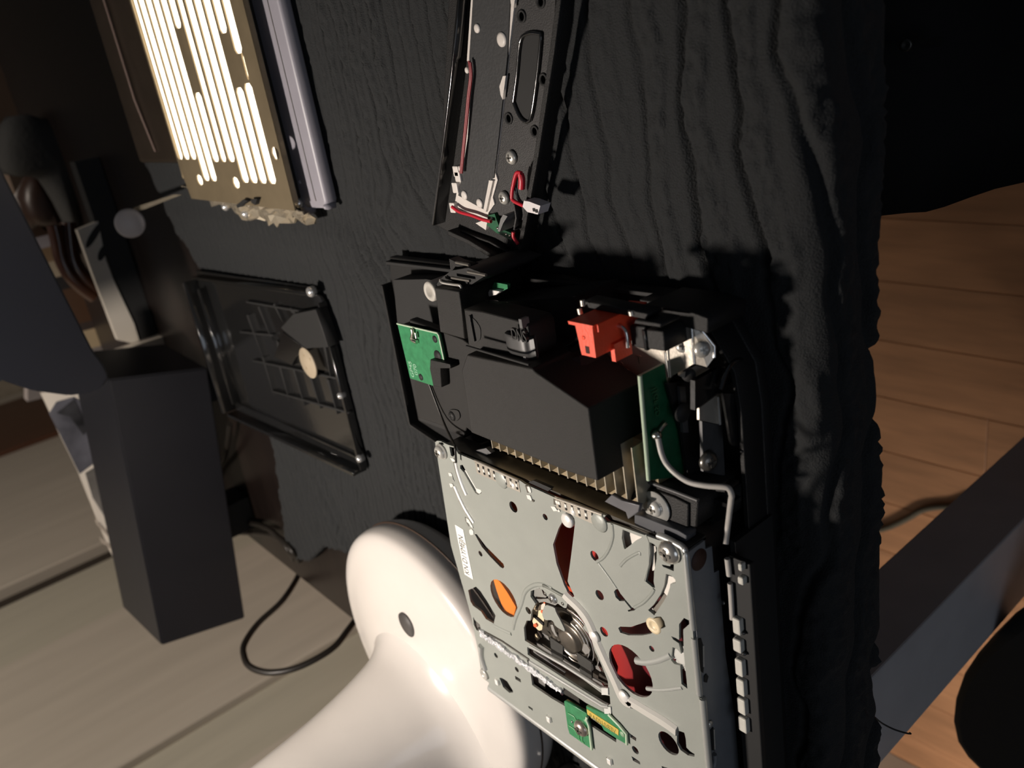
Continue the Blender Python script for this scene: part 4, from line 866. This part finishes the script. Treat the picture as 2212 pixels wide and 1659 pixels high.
for a,b in ((I_(800,520),I_(865,650)),(I_(920,560),I_(990,620)),(I_(690,540),I_(790,790)),(I_(610,600),I_(720,900)),(I_(720,900),I_(800,1180)),(I_(840,960),I_(910,1210)),(I_(940,985),I_(1020,1250)),(I_(1060,1040),I_(1135,1270)),(I_(1185,1060),I_(1255,1310)),(I_(1160,810),I_(1205,1040)),(I_(830,790),I_(830,900))):
    p,q=U(a,.012),U(b,.012); d=q-p; n=Vector((-d.y,d.x,0)).normalized()
    prism('cross_rib',[p+n*.0026-Vector((0,0,.005)),q+n*.0004-Vector((0,0,.005)),q-n*.0004-Vector((0,0,.005)),p-n*.0026-Vector((0,0,.005))],[p+n*.0024,q+n*.0003,q-n*.0003,p-n*.0024],blkd,tc_)
plate('raised_box',[I_(850,690),I_(940,590),I_(1100,560),I_(1190,830),I_(1030,840),I_(880,720)],.018,.007,blkd,tc_,bev=.0006)
plate('raised_box_lid',[I_(865,720),I_(1030,845),I_(960,900),I_(930,960),I_(800,900)],.016,.007,blkg,tc_,bev=.0005)
v=U(I_(1040,945),.0185)
st=lathe('round_sticker',(v.x,v.y,.0175),[(.0140,-.0008),(.0140,.0006),(.0136,.0009),(.0001,.0009)],M('cream_sticker',(.34,.28,.20),.55,0,.12,60),tc_,40)
for p in (I_(1060,915),I_(1035,980),I_(1015,890)): q=U(p,.0186); lathe('sticker_mark',(q.x,q.y,.0182),[(.0014,0),(.0011,.0003),(.0001,.0003)],M('sticker_brown',(.25,.19,.11),.6),st,9)
for p,r in ((I_(1058,435),.0045),(I_(1275,1178),.003),(I_(1410,1630),.0035)): q=U(p,.0145); lathe('polished_stud',(q.x,q.y,.010),[(r,0),(r,.0045),(r*.7,.0062),(.0001,.0068)],chrome,tc_,20)
# ================================================================== SLOTTED METAL HOUSING with an emissive panel under the slots
sl=thing('slotted_housing',(.70,0,.0045),'metal housing with long slots over a glowing panel and a pale side bar','lamp')
zt=.030
goldm=M('golden_brown_sheet',(.22,.175,.11),.33,.45,.1,60)
slots=[];Xs=[.7930-.0163*k for k in range(12)]; hw=.0064
def sl_(x,ya,yb,wd=hw): slots.append([(x-wd,ya+.003),(x-wd*.6,ya),(x+wd*.6,ya),(x+wd,ya+.003),(x+wd,yb-.003),(x+wd*.6,yb),(x-wd*.6,yb),(x-wd,yb-.003)])
YS=-.36
ends=[.055,.055,.055,.073,.073,.057,.057,.057,.073,.073,.073,.073]
for k,x in enumerate(Xs):
    if k==5: sl_(x,YS,-.045); sl_(x,.003,ends[k])
    elif k==6: sl_(x,YS,ends[k],.0052)
    elif k==10: sl_(x,YS,-.033); sl_(x,.004,ends[k])
    elif k==11: sl_(x,YS,-.018); sl_(x-.004,-.018,-.0002,.0016); sl_(x,.002,ends[k])
    else: sl_(x,YS,ends[k])
for p in (K(568,1290),K(828,1310),K(1110,1100)):
    v=U(p,zt); slots.append([(v.x+.0062*math.cos(t*.785),v.y+.0048*math.sin(t*.785)) for t in range(8)])
wplate('slotted_sheet',[(.585,-.40),(.806,-.40),(.802,.060),(.795,.090),(.588,.092)],zt,zt-.0012,goldm,sl,holes=slots,hround=0)
glow=bpy.data.materials.new('warm_slot_glow'); glow.use_nodes=True; g_=glow.node_tree.nodes['Principled BSDF']; g_.inputs['Base Color'].default_value=(.9,.85,.75,1); g_.inputs['Emission Color'].default_value=(1,.86,.66,1); g_.inputs['Emission Strength'].default_value=3.4
box('glowing_panel',.5990,.800,-.39,.080,.0225,.0272,glow,sl)
box('sheet_side',.5975,.5985,-.40,.088,.0210,.0288,goldm,sl)
box('panel_tray',.5985,.800,-.40,.088,.0205,.0215,darkst,sl)
box('inner_side',.6105,.6120,-.40,.088,.0075,.0205,darkst,sl)
box('housing_floor',.612,.800,-.40,.088,.0055,.0075,darkst,sl)
prism('housing_side',[Vector((.806,-.40,zt)),Vector((.802,.072,zt)),Vector((.800,.072,.0055)),Vector((.800,-.40,.0055))],[Vector((.8085,-.40,zt-.001)),Vector((.804,.072,zt-.001)),Vector((.803,.072,.0055)),Vector((.803,-.40,.0055))],goldm,sl)
box('outer_skirt',.81,.96,-.40,.062,.0055,.016,M('dark_bronze_housing',(.040,.030,.022),.3,.5,.15,40),sl,.004)
tube('skirt_edge',[Vector((.905,-.40,.0185)),Vector((.905,.0,.0185)),Vector((.895,.05,.017))],.0012,M('pinkish_edge',(.18,.13,.11),.35,.4),sl,0)
# pale side bar
barm=M('pale_grey_extrusion',(.26,.25,.285),.42,0,.04,60)
bx=wplate('side_bar',[(.566,-.40),(.608,-.40),(.606,.090),(.599,.094),(.570,.0935),(.566,.088)],.0155,.0055,barm,sl,bev=.0022)
box('bar_groove',.5800,.5808,-.40,.088,.0153,.0158,darkst,bx)
for p,r in ((K(1325,1500),.0045),(K(1300,1300),.0022),(K(1480,1480),.0025)): v=U(p,.014); lathe('bar_end_bead',(v.x,v.y,.0075),[(r,0),(r,.006),(r*.7,.0085),(.0001,.0095)],barm,bx,18)
# crinkled metal end with folded tabs
def crinkle():
    r=random.Random(11); nx,ny=26,9; vs=[];fs=[]
    for i in range(nx+1):
        for j in range(ny+1):
            s=i/nx;t=j/ny
            x=.590+.225*s; ylen=.012+.012*math.sin(3.14*s)+.004*r.uniform(-1,1)
            y=.091+t*ylen-.012*s
            z=.029-.016*t+.0022*r.uniform(-1,1)*(t>.1)+.003*math.sin(s*24)*t
            vs.append((x,y,max(z,.0075)))
    n=len(vs); vs+=[(x,y,z-.0012) for x,y,z in vs]
    for i in range(nx):
        for j in range(ny):
            k=i*(ny+1)+j; fs.append((k,k+ny+1,k+ny+2,k+1)); fs.append((n+k,n+k+1,n+k+ny+2,n+k+ny+1))
    per=[i*(ny+1) for i in range(nx+1)]+[nx*(ny+1)+j for j in range(1,ny+1)]+[i*(ny+1)+ny for i in range(nx-1,-1,-1)]+[j for j in range(ny-1,0,-1)]
    for a in range(len(per)): b=(a+1)%len(per); fs.append((per[a],n+per[a],n+per[b],per[b]))
    return mesh('crinkled_end',vs,fs,M('crinkled_metal',(.48,.42,.32),.22,.7,.1,80),sl)
crinkle()
prism('folded_tab',[U(p,.026) for p in (K(90,1490),K(380,1395),K(440,1395),K(170,1500),K(105,1515))],[U(p,.026)-Vector((0,0,.002)) for p in (K(90,1490),K(380,1395),K(440,1395),K(170,1500),K(105,1515))],M('crinkled_metal',(.48,.42,.32)),sl)
for pts in ((K(830,1470),K(880,1430),K(915,1440),K(840,1490)),(K(930,1430),K(980,1425),K(965,1470),K(940,1455))): plate('end_slot',list(pts),.0335,.028,blkd,sl)
for p in (K(640,1510),K(900,1520),K(780,1560),K(1150,1490)): v=U(p,.033); lathe('metal_stud',(v.x,v.y,.016),[(.004,0),(.0034,.004),(.0015,.0055),(.0001,.006)],chrome,sl,14)
# ================================================================== WHITE LAMP
lx,ly=.523,.462
lm=thing('white_lamp',(lx,ly,.0050),'white enamel lamp with a round dished base and thick upright stem','lamp')
prof=[(.100,0),(.112,.004),(.1195,.014),(.1215,.028),(.1210,.036),(.1185,.042),(.112,.0455),(.100,.0475),(.080,.0505),(.050,.0530),(.0001,.0540)]
def smoothprof(pr,n=4):
    q=smoothpts([(a,b,0) for a,b in pr[:-1]],n); return [(max(v.x,.0001),v.y) for v in q]+[pr[-1]]
lathe('base',(lx,ly,.0050),smoothprof(prof),enam,lm,96)
lathe('base_seam',(lx,ly,.0050),[(.1222,.0235),(.1222,.0245),(.1195,.0245),(.1195,.0235)],M('seam_brown',(.05,.03,.02),.5),lm,96)
sy=.503; sprof=[(.088,.0445),(.084,.0480),(.076,.0520),(.068,.0590),(.061,.0700),(.0555,.088),(.050,.112),(.0445,.145),(.0400,.190),(.037,.24),(.035,.32),(.034,.56),(.0001,.561)]
lathe('stem',(lx,sy,.0050),smoothprof(sprof),enam,lm,96)
def on_lamp(p):
    """first point of the lamp's surface along a line of sight"""
    d=_r(p); pr=smoothprof(sprof); rs=[a for a,b in pr[:-1]][::-1]; zs_=[b+.005 for a,b in pr[:-1]][::-1]; pb=smoothprof(prof)
    for t in np.linspace(.0001,.0006,6000):
        q=CAM+d*t; r1=math.hypot(q[0]-lx,q[1]-sy)
        if q[2]<np.interp(r1,rs,zs_) and r1<.088: n=Vector(((q[0]-lx)/r1,(q[1]-sy)/r1,0)); sl_p=(np.interp(r1-.002,rs,zs_)-np.interp(r1+.002,rs,zs_))/.004; return Vector(q),(n*sl_p+Vector((0,0,1))).normalized()
        r2=math.hypot(q[0]-lx,q[1]-ly)
        if r2<.1 and q[2]<.005+np.interp(r2,[a for a,b in pb][::-1][:24],[b for a,b in pb][::-1][:24]): return Vector(q),Vector((0,0,1))
    return U(p,.055),Vector((0,0,1))
v,nn=on_lamp(L_(945,740))
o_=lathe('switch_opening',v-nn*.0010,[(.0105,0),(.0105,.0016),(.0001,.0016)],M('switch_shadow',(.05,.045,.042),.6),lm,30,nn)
# lamp head stays above the frame: arm and shade over the work
tube('arm',[Vector((lx,sy,.555)),Vector((lx,sy,.78)),Vector((lx+.02,sy-.05,.85)),Vector((.54,.29,.875))],.010,enam,lm,4)
vs,fs=lathe_mesh([(.030,0),(.10,-.10),(.102,-.10),(.034,.004)],40); fs=fs[:-2]; 
mesh('shade',[(x+.54,y+.29,z+.87) for x,y,z in vs],fs,enam,lm,True)
# ================================================================== LONG DARK BOX
bm_=M('blue_black_paint',(.0085,.0085,.0110),.4,0,.06,20,.05,400)
def longbox():
    P=[Vector((1.0,.281,.108)),Vector((1.0,.621,.154)),Vector((1.0,.644,.050)),Vector((1.0,.307,.000))]
    # the near end runs on behind the monitor
    
    Q_=[p+Vector((.10,-.018,.012)) for p in P]
    return P,Q_
P_,Q2=longbox()
lb_=thing('long_speaker_box',(1.05,.45,-.01),'long blue-black box lying tilted beyond the desk towel','box')
def bev_prism(name,a,b,mat,parent,bv=.002):
    me=bpy.data.meshes.new(name); bm=bmesh.new(); n=len(a); v=[bm.verts.new(p) for p in list(a)+list(b)]
    for f in [list(range(n))[::-1],list(range(n,2*n))]+[(i,(i+1)%n,n+(i+1)%n,n+i) for i in range(n)]: bm.faces.new([v[i] for i in f])
    bmesh.ops.recalc_face_normals(bm,faces=bm.faces); bmesh.ops.bevel(bm,geom=bm.edges[:],offset=bv,segments=2,affect='EDGES'); bm.to_mesh(me); bm.free()
    return finish(name,me,mat,parent)
bev_prism('cabinet',P_,Q2,bm_,lb_,.0016)
c4=[P_[1].lerp(Q2[1],.12),Q2[1].lerp(P_[1],.1),Q2[2].lerp(P_[2],.1),P_[2].lerp(Q2[2],.12)]
cc=sum(c4,Vector())/4
bev_prism('end_panel',[c+Vector((0,.0006,0)) for c in [cc+(q-cc)*.93 for q in c4]],[c+Vector((0,.002,0)) for c in [cc+(q-cc)*.93 for q in c4]],M('end_black',(.007,.007,.008),.5),lb_,.0003)
box('foot',1.03,1.08,.50,.545,-.0095,.033,blkd,lb_,.001); box('foot',1.03,1.08,.33,.36,-.0095,.006,blkd,lb_,.001)
# ================================================================== MONITOR (its lower corner enters the picture)
mo=thing('monitor',(.93,-.1,-.0095),'dark blue-black screen with a rounded lower corner at the left edge','monitor')
mx=.90
e0=UX((0,360),mx); e1=UX((200,755),mx); e2=UX((232,805),mx); e3=UX((150,855),mx); e4=UX((75,845),mx); e5=UX((0,820),mx)
dd=(e5-e3); mp=[e0+(e0-e1)*1.2,e0,e1,UX((226,790),mx),UX((236,815),mx),UX((222,838),mx),UX((190,850),mx),e3,e4,UX((35,833),mx),e5,e5+Vector((0,.035,.06)),e5+Vector((0,.05,.30)),Vector((mx,-.50,.55)),Vector((mx,-.62,.35))]
bev_prism('screen_housing',mp,[p+Vector((.022,0,0)) for p in mp],M('monitor_blue_black',(.0055,.0060,.0095),.35,0,.05,20),mo,.002)
box('stand_arm',.922,1.05,-.42,-.38,.24,.27,blk,mo,.003); box('stand_neck',1.03,1.05,-.42,-.38,.0,.27,blk,mo,.003); box('stand_foot',1.0,1.16,-.47,-.33,-.0095,.004,blk,mo,.003)
# ================================================================== THINGS BEYOND THE DESK, seen under the monitor
cx_=1.35
cab=thing('open_shelf_unit',(1.75,.2,FZ+.004),'pale shelf unit with brown and cream upright panels behind the monitor','shelf')
bands=[((60,470),(70,480),'shelf_white',(.30,.28,.30)),]
def bandpx(y0,y1): return [(60,y0+18),(330,y0-52),(330,y1-52),(60,y1+18)]
for y0,y1,nm,c_ in ((440,500,'shelf_dusky_brown',(.055,.028,.014)),(500,527,'shelf_grey_white',(.42,.39,.42)),(527,560,'shelf_tan',(.26,.17,.09)),(560,597,'shelf_cream',(.46,.38,.27)),(597,628,'shelf_black',(.015,.012,.012)),(628,710,'shelf_brown',(.085,.040,.018)),(710,728,'shelf_brown_edge',(.05,.035,.03)),(728,770,'shelf_sand',(.55,.43,.27)),(770,850,'shelf_warm_grey',(.26,.23,.22))):
    xslab('upright_panel',bandpx(y0,y1),1.62,.03,M(nm,c_,.5,0,.06,8),cab)
box('shelf_base',1.66,2.0,-.40,.60,FZ+.004,-.25,M('shelf_core',(.10,.07,.05),.6),cab)
box('shelf_post',1.655,1.70,-.3,.5,-.25,.02,M('shelf_core',(.10,.07,.05)),cab)
sp_=xslab('spotted_strip',[(167,497),(212,478),(228,560),(243,600),(290,700),(304,745),(255,735),(200,590)],1.20,.012,M('ivory_strip',(.50,.46,.40),.5,0,.03,20)); tag(sp_,'narrow ivory strip with dark oval holes standing left of the slotted housing','panel')
for c_,r,a_ in (((203,508),(13,30),-.45),((221,547),(9,17),-.25)):
    pts=[(c_[0]+r[0]*math.cos(t)*math.cos(a_)-r[1]*math.sin(t)*math.sin(a_)*-1,c_[1]+r[1]*math.sin(t)*math.cos(a_)+r[0]*math.cos(t)*math.sin(a_)) for t in np.linspace(0,6.0,14)]
    q=[UX(p,1.1985) for p in pts]; prism('oval_hole',q,[u+Vector((.001,0,0)) for u in q],blkd,sp_)
foot_=box('foot',1.203,1.23,.06,.30,-.0095,.02,blkd,sp_)
for k,pth in enumerate(([(118,486),(126,520),(133,555),(150,590),(175,618),(205,640)],[(148,480),(151,515),(158,560),(182,600),(212,628)])):
    t_=tube('brown_cable',[UX(p,1.30) for p in pth],.0105,copper)
    tag(t_,('thicker glossy brown cable bowing left, nearer the screen edge','glossy brown cable beside the ivory spotted strip')[k],'cable',None)
def pouch(name,px,x,t,mat,label,cat,seed):
    q=[UX(p,x) for p in px]; c=sum(q,Vector())/len(q); vs=[];fs=[]; n=len(q); L=[(1,0),(1.0,.25),(.93,.7),(.6,1),(.0,1.05)]
    for s_,h in L:
        for v in q: d=c+(v-c)*s_; vs.append(d-Vector((t*h*.5,0,0)))
    for j in range(len(L)-1):
        for i in range(n): fs.append((j*n+i,j*n+(i+1)%n,(j+1)*n+(i+1)%n,(j+1)*n+i))
    m=len(vs); vs+=[v+Vector((t*.5,0,0)) for v in q]; fs+=[(m+i,m+(i+1)%n,(i+1)%n,i) for i in range(n)]; fs.append(tuple(m+i for i in range(n)))
    o=mesh(name,vs,fs,mat,None,True); md=o.modifiers.new('s','SUBSURF'); md.levels=md.render_levels=1
    return tag(o,label,cat)
pouch('grey_cloth_bag',[J(x,y) for x,y in ((30,250),(100,150),(350,120),(420,200),(560,170),(680,220),(760,340),(880,520),(1020,740),(890,800),(940,940),(830,1010),(830,1360),(740,1340),(600,1060),(420,770),(260,800),(60,760),(0,600))],1.42,.06,M('grey_cloth',(.030,.030,.029),.85,0,.1,20,.4,150),'dim grey cloth bag hanging in the dark beyond the slotted housing','bag',1)
pouch('brown_case',[J(x,y) for x,y in ((290,790),(340,755),(420,780),(620,1130),(830,1380),(900,1640),(640,1640),(560,1250),(350,1370),(180,1000))],1.50,.05,M('brown_leather',(.022,.008,.003),.45,0,.1,30),'dark brown case showing between the grey bag and the screen','case',2)
v=UX(J(1370,1280),.98)
lathe('white_clip',v+Vector((0,0,0)),[(.0155,-.003),(.0155,.002),(.013,.004),(.0001,.0042)],M('white_clip_plastic',(.45,.42,.42),.4),None,30,(-1,0,.25))
tag(bpy.data.objects['white_clip'],'small round white clip at the far corner of the slotted housing','clip')
# dark rails between strip and towel
for k,(pts,r) in enumerate((((Tt(720,540),Tt(1000,950),Tt(1160,1000)),.0016),)): pass
# magazine standing behind the long box
mg=thing('magazine',(1.16,.45,-.0095),'curved glossy magazine with dark photographs standing behind the long box','magazine')
def mpx(pts,x,t,nm,mat,par): return xslab(nm,pts,x,t,mat,par)
mpx([(88,848),(155,846),(185,850),(250,1000),(285,1290),(262,1235),(238,1190),(210,1120),(170,1020),(130,940),(110,895)],1.18,.006,'pages',M('magazine_white',(.70,.64,.56),.35,0,.03,20,coat=.3),mg)
mpx([(106,893),(122,868),(158,858),(200,880),(216,968),(206,999),(172,1024),(130,940)],1.1785,.001,'photograph',M('photo_blue_grey',(.085,.085,.10),.3,0,.5,25),mg)
mpx([(122,893),(160,862),(170,880),(190,930),(180,940),(150,900)],1.1775,.0008,'photograph',M('photo_dark',(.03,.03,.033),.3,0,.5,45),mg)
mpx([(184,1022),(210,1006),(240,1090),(240,1140),(225,1115),(200,1075)],1.1785,.001,'photograph',M('photo_warm_grey',(.15,.14,.13),.3,0,.3,30),mg)
for pts in ([(205,1120),(240,1160),(245,1172),(208,1132)],[(215,1160),(246,1185),(250,1195),(218,1170)]): mpx(pts,1.1785,.001,'caption_bar',M('caption_beige',(.42,.36,.30),.5),mg)
box('spine',1.181,1.20,.30,.62,-.0095,.05,M('magazine_white',(.7,.64,.56)),mg)
# ================================================================== CORDS
tt=tube('black_power_cord',[U(p,z) for p,z in ((V_(1085,35),.006),(V_(1060,190),.002),(V_(1000,300),-.004),(V_(985,400),-.004),(V_(1005,490),-.004),(V_(1080,520),-.004),(V_(1160,502),-.002),(V_(1240,515),0),(V_(1310,565),.002))]+
   [U(V_(1370,640),.004)]+[UY(p,.592) for p in (V_(1400,700),V_(1480,775),V_(1580,850),V_(1680,920))],.0034,cordm)
tag(tt,'black cord running round the brown desk end and behind the white lamp','cord')
tt=tube('looped_cord',[U(p,z) for p,z in ((V_(900,440),-.002),(V_(920,500),-.004),(V_(980,533),-.004),(V_(1100,545),-.003),(V_(1250,552),-.001),(V_(1330,580),.003),(V_(1390,650),.006))]+
   [UY(p,.594) for p in (V_(1420,720),V_(1340,860),V_(1220,975),V_(1155,1070),V_(1152,1130),V_(1180,1180),V_(1260,1207),V_(1370,1195),V_(1480,1150),V_(1580,1085),V_(1640,1010),V_(1700,930))],.0036,cordm)
tag(tt,'dark brown cord hanging in a wide loop below the desk edge','cord')
# ================================================================== GLOSSY CASE by the drive, chair, garment, floor cable
cs=thing('black_glossy_case',(.36,.55,.0045),'black glossy case half hidden under the front lip of the disc drive','case')
wplate('case_body',[(.300,.505),(.404,.507),(.422,.540),(.432,.60),(.300,.60)],.020,.0055,blkg,cs,bev=.003,round_=2)
wplate('case_lid_line',[(.308,.512),(.398,.513),(.414,.543),(.424,.595),(.308,.595)],.0215,.020,blk,cs,bev=.0005,round_=2)
ch=thing('black_chair',(.22,.62,FZ+.004),'black chair seat with a rounded edge beside the grey desk leg','chair')
zs=-.30
sp2=[U(p,zs) for p in ((2212,1330),(2150,1375),(2105,1420),(2075,1465),(2056,1520),(2052,1560),(2062,1605),(2085,1640),(2110,1665),(2150,1700))]
cxy=[(v.x,v.y) for v in sp2]+[(.10,.70),(-.15,.72),(-.22,.60),(-.20,.40),(-.05,.30),(.08,.36)]
seatm=M('black_seat_fabric',(.006,.006,.006),.85,0,.1,60)
wplate('seat',cxy,zs,zs-.045,seatm,ch,bev=.008)
lathe('column',(-.02,.52,FZ+.06),[(.028,0),(.028,.30),(.0001,.30)],blk,ch,20)
for k in range(5): t=k*6.2832/5; q=Vector((math.cos(t),math.sin(t),0)); tube('star_leg',[Vector((-.02,.52,FZ+.075)),Vector((-.02,.52,FZ+.05))+q*.2],.014,blk,ch,0); lathe('caster',Vector((-.02,.52,FZ+.004))+q*.2,[(.018,0),(.022,.012),(.018,.034),(.0001,.036)],blk,ch,14)
def garment():
    edge=[(1840,486),(1880,476),(1905,466),(1960,460),(2000,458),(2040,447),(2100,425),(2150,408),(2212,394),(2300,370)]
    z0=-.16; e=[U(p,z0) for p in edge]; n=len(e); m=22; vs=[];fs=[]
    for i,v in enumerate(e):
        for j in range(m):
            t=j/(m-1); y=v.y+(-.55-v.y)*t; x=v.x+.12*t*(i==0)
            z=z0-.03*math.cos(i*.9+t*3)*t*.6+.012*math.sin(t*17+i*.5)*min(1,t*4)-.10*max(0,1-i/1.5)*0
            vs.append((x,y,z))
    n0=len(vs)
    for v in vs[:n0]: vs.append((v[0],v[1]-.004,v[2]-.05))
    for i in range(n-1):
        for j in range(m-1): k=i*m+j; fs.append((k,k+m,k+m+1,k+1)); fs.append((n0+k,n0+k+1,n0+k+m+1,n0+k+m))
    per=[i*m for i in range(n)]+[(n-1)*m+j for j in range(1,m)]+[i*m+m-1 for i in range(n-2,-1,-1)]+[j for j in range(m-2,0,-1)]
    for a in range(len(per)): b=(a+1)%len(per); fs.append((per[a],per[b],n0+per[b],n0+per[a]))
    return vs,fs
ga=thing('black_garment',(.2,-.1,-.22),'black cloth garment hanging in the dark in front of the desk','clothing')
vs,fs=garment(); mesh('cloth',vs,fs,M('black_garment_cloth',(.0045,.0045,.005),.9,0,.1,60),ga,True)
zp=U((1957,97),-.150)
lathe('zip_pull',zp,[(.0032,0),(.0032,.002),(.0018,.002),(.0001,.0015)],M('dim_metal',(.03,.028,.025),.35,.6),ga,16,(-.4,0,1))
prism('cloth_tag',[U(p,-.150) for p in ((1985,88),(2037,76),(2035,100),(1990,106))],[U(p,-.153) for p in ((1985,88),(2037,76),(2035,100),(1990,106))],M('black_tag',(.010,.010,.009),.6),ga)
tt=tube('thin_grey_cable',[U(p,FZ+.008) for p in ((1860,1146),(1888,1146),(1920,1139),(1960,1120),(1990,1103),(2020,1096),(2060,1093),(2100,1080))],.0042,M('thin_cable_grey',(.10,.09,.065),.5)); tag(tt,'thin dark cable lying on the laminate floor behind the desk leg','cable')
tt=tube('loose_thread',[U(p,z) for p,z in ((1888,1548),-.05) and (((1888,1548),-.055),((1905,1562),-.07),((1930,1575),-.08),((1955,1583),-.085),((1967,1585),-.087),((1965,1583),-.088))],.0005,M('thread_black',(.01,.01,.01),.8)); tag(tt,'fine black thread hanging loose from the towel hem','thread')
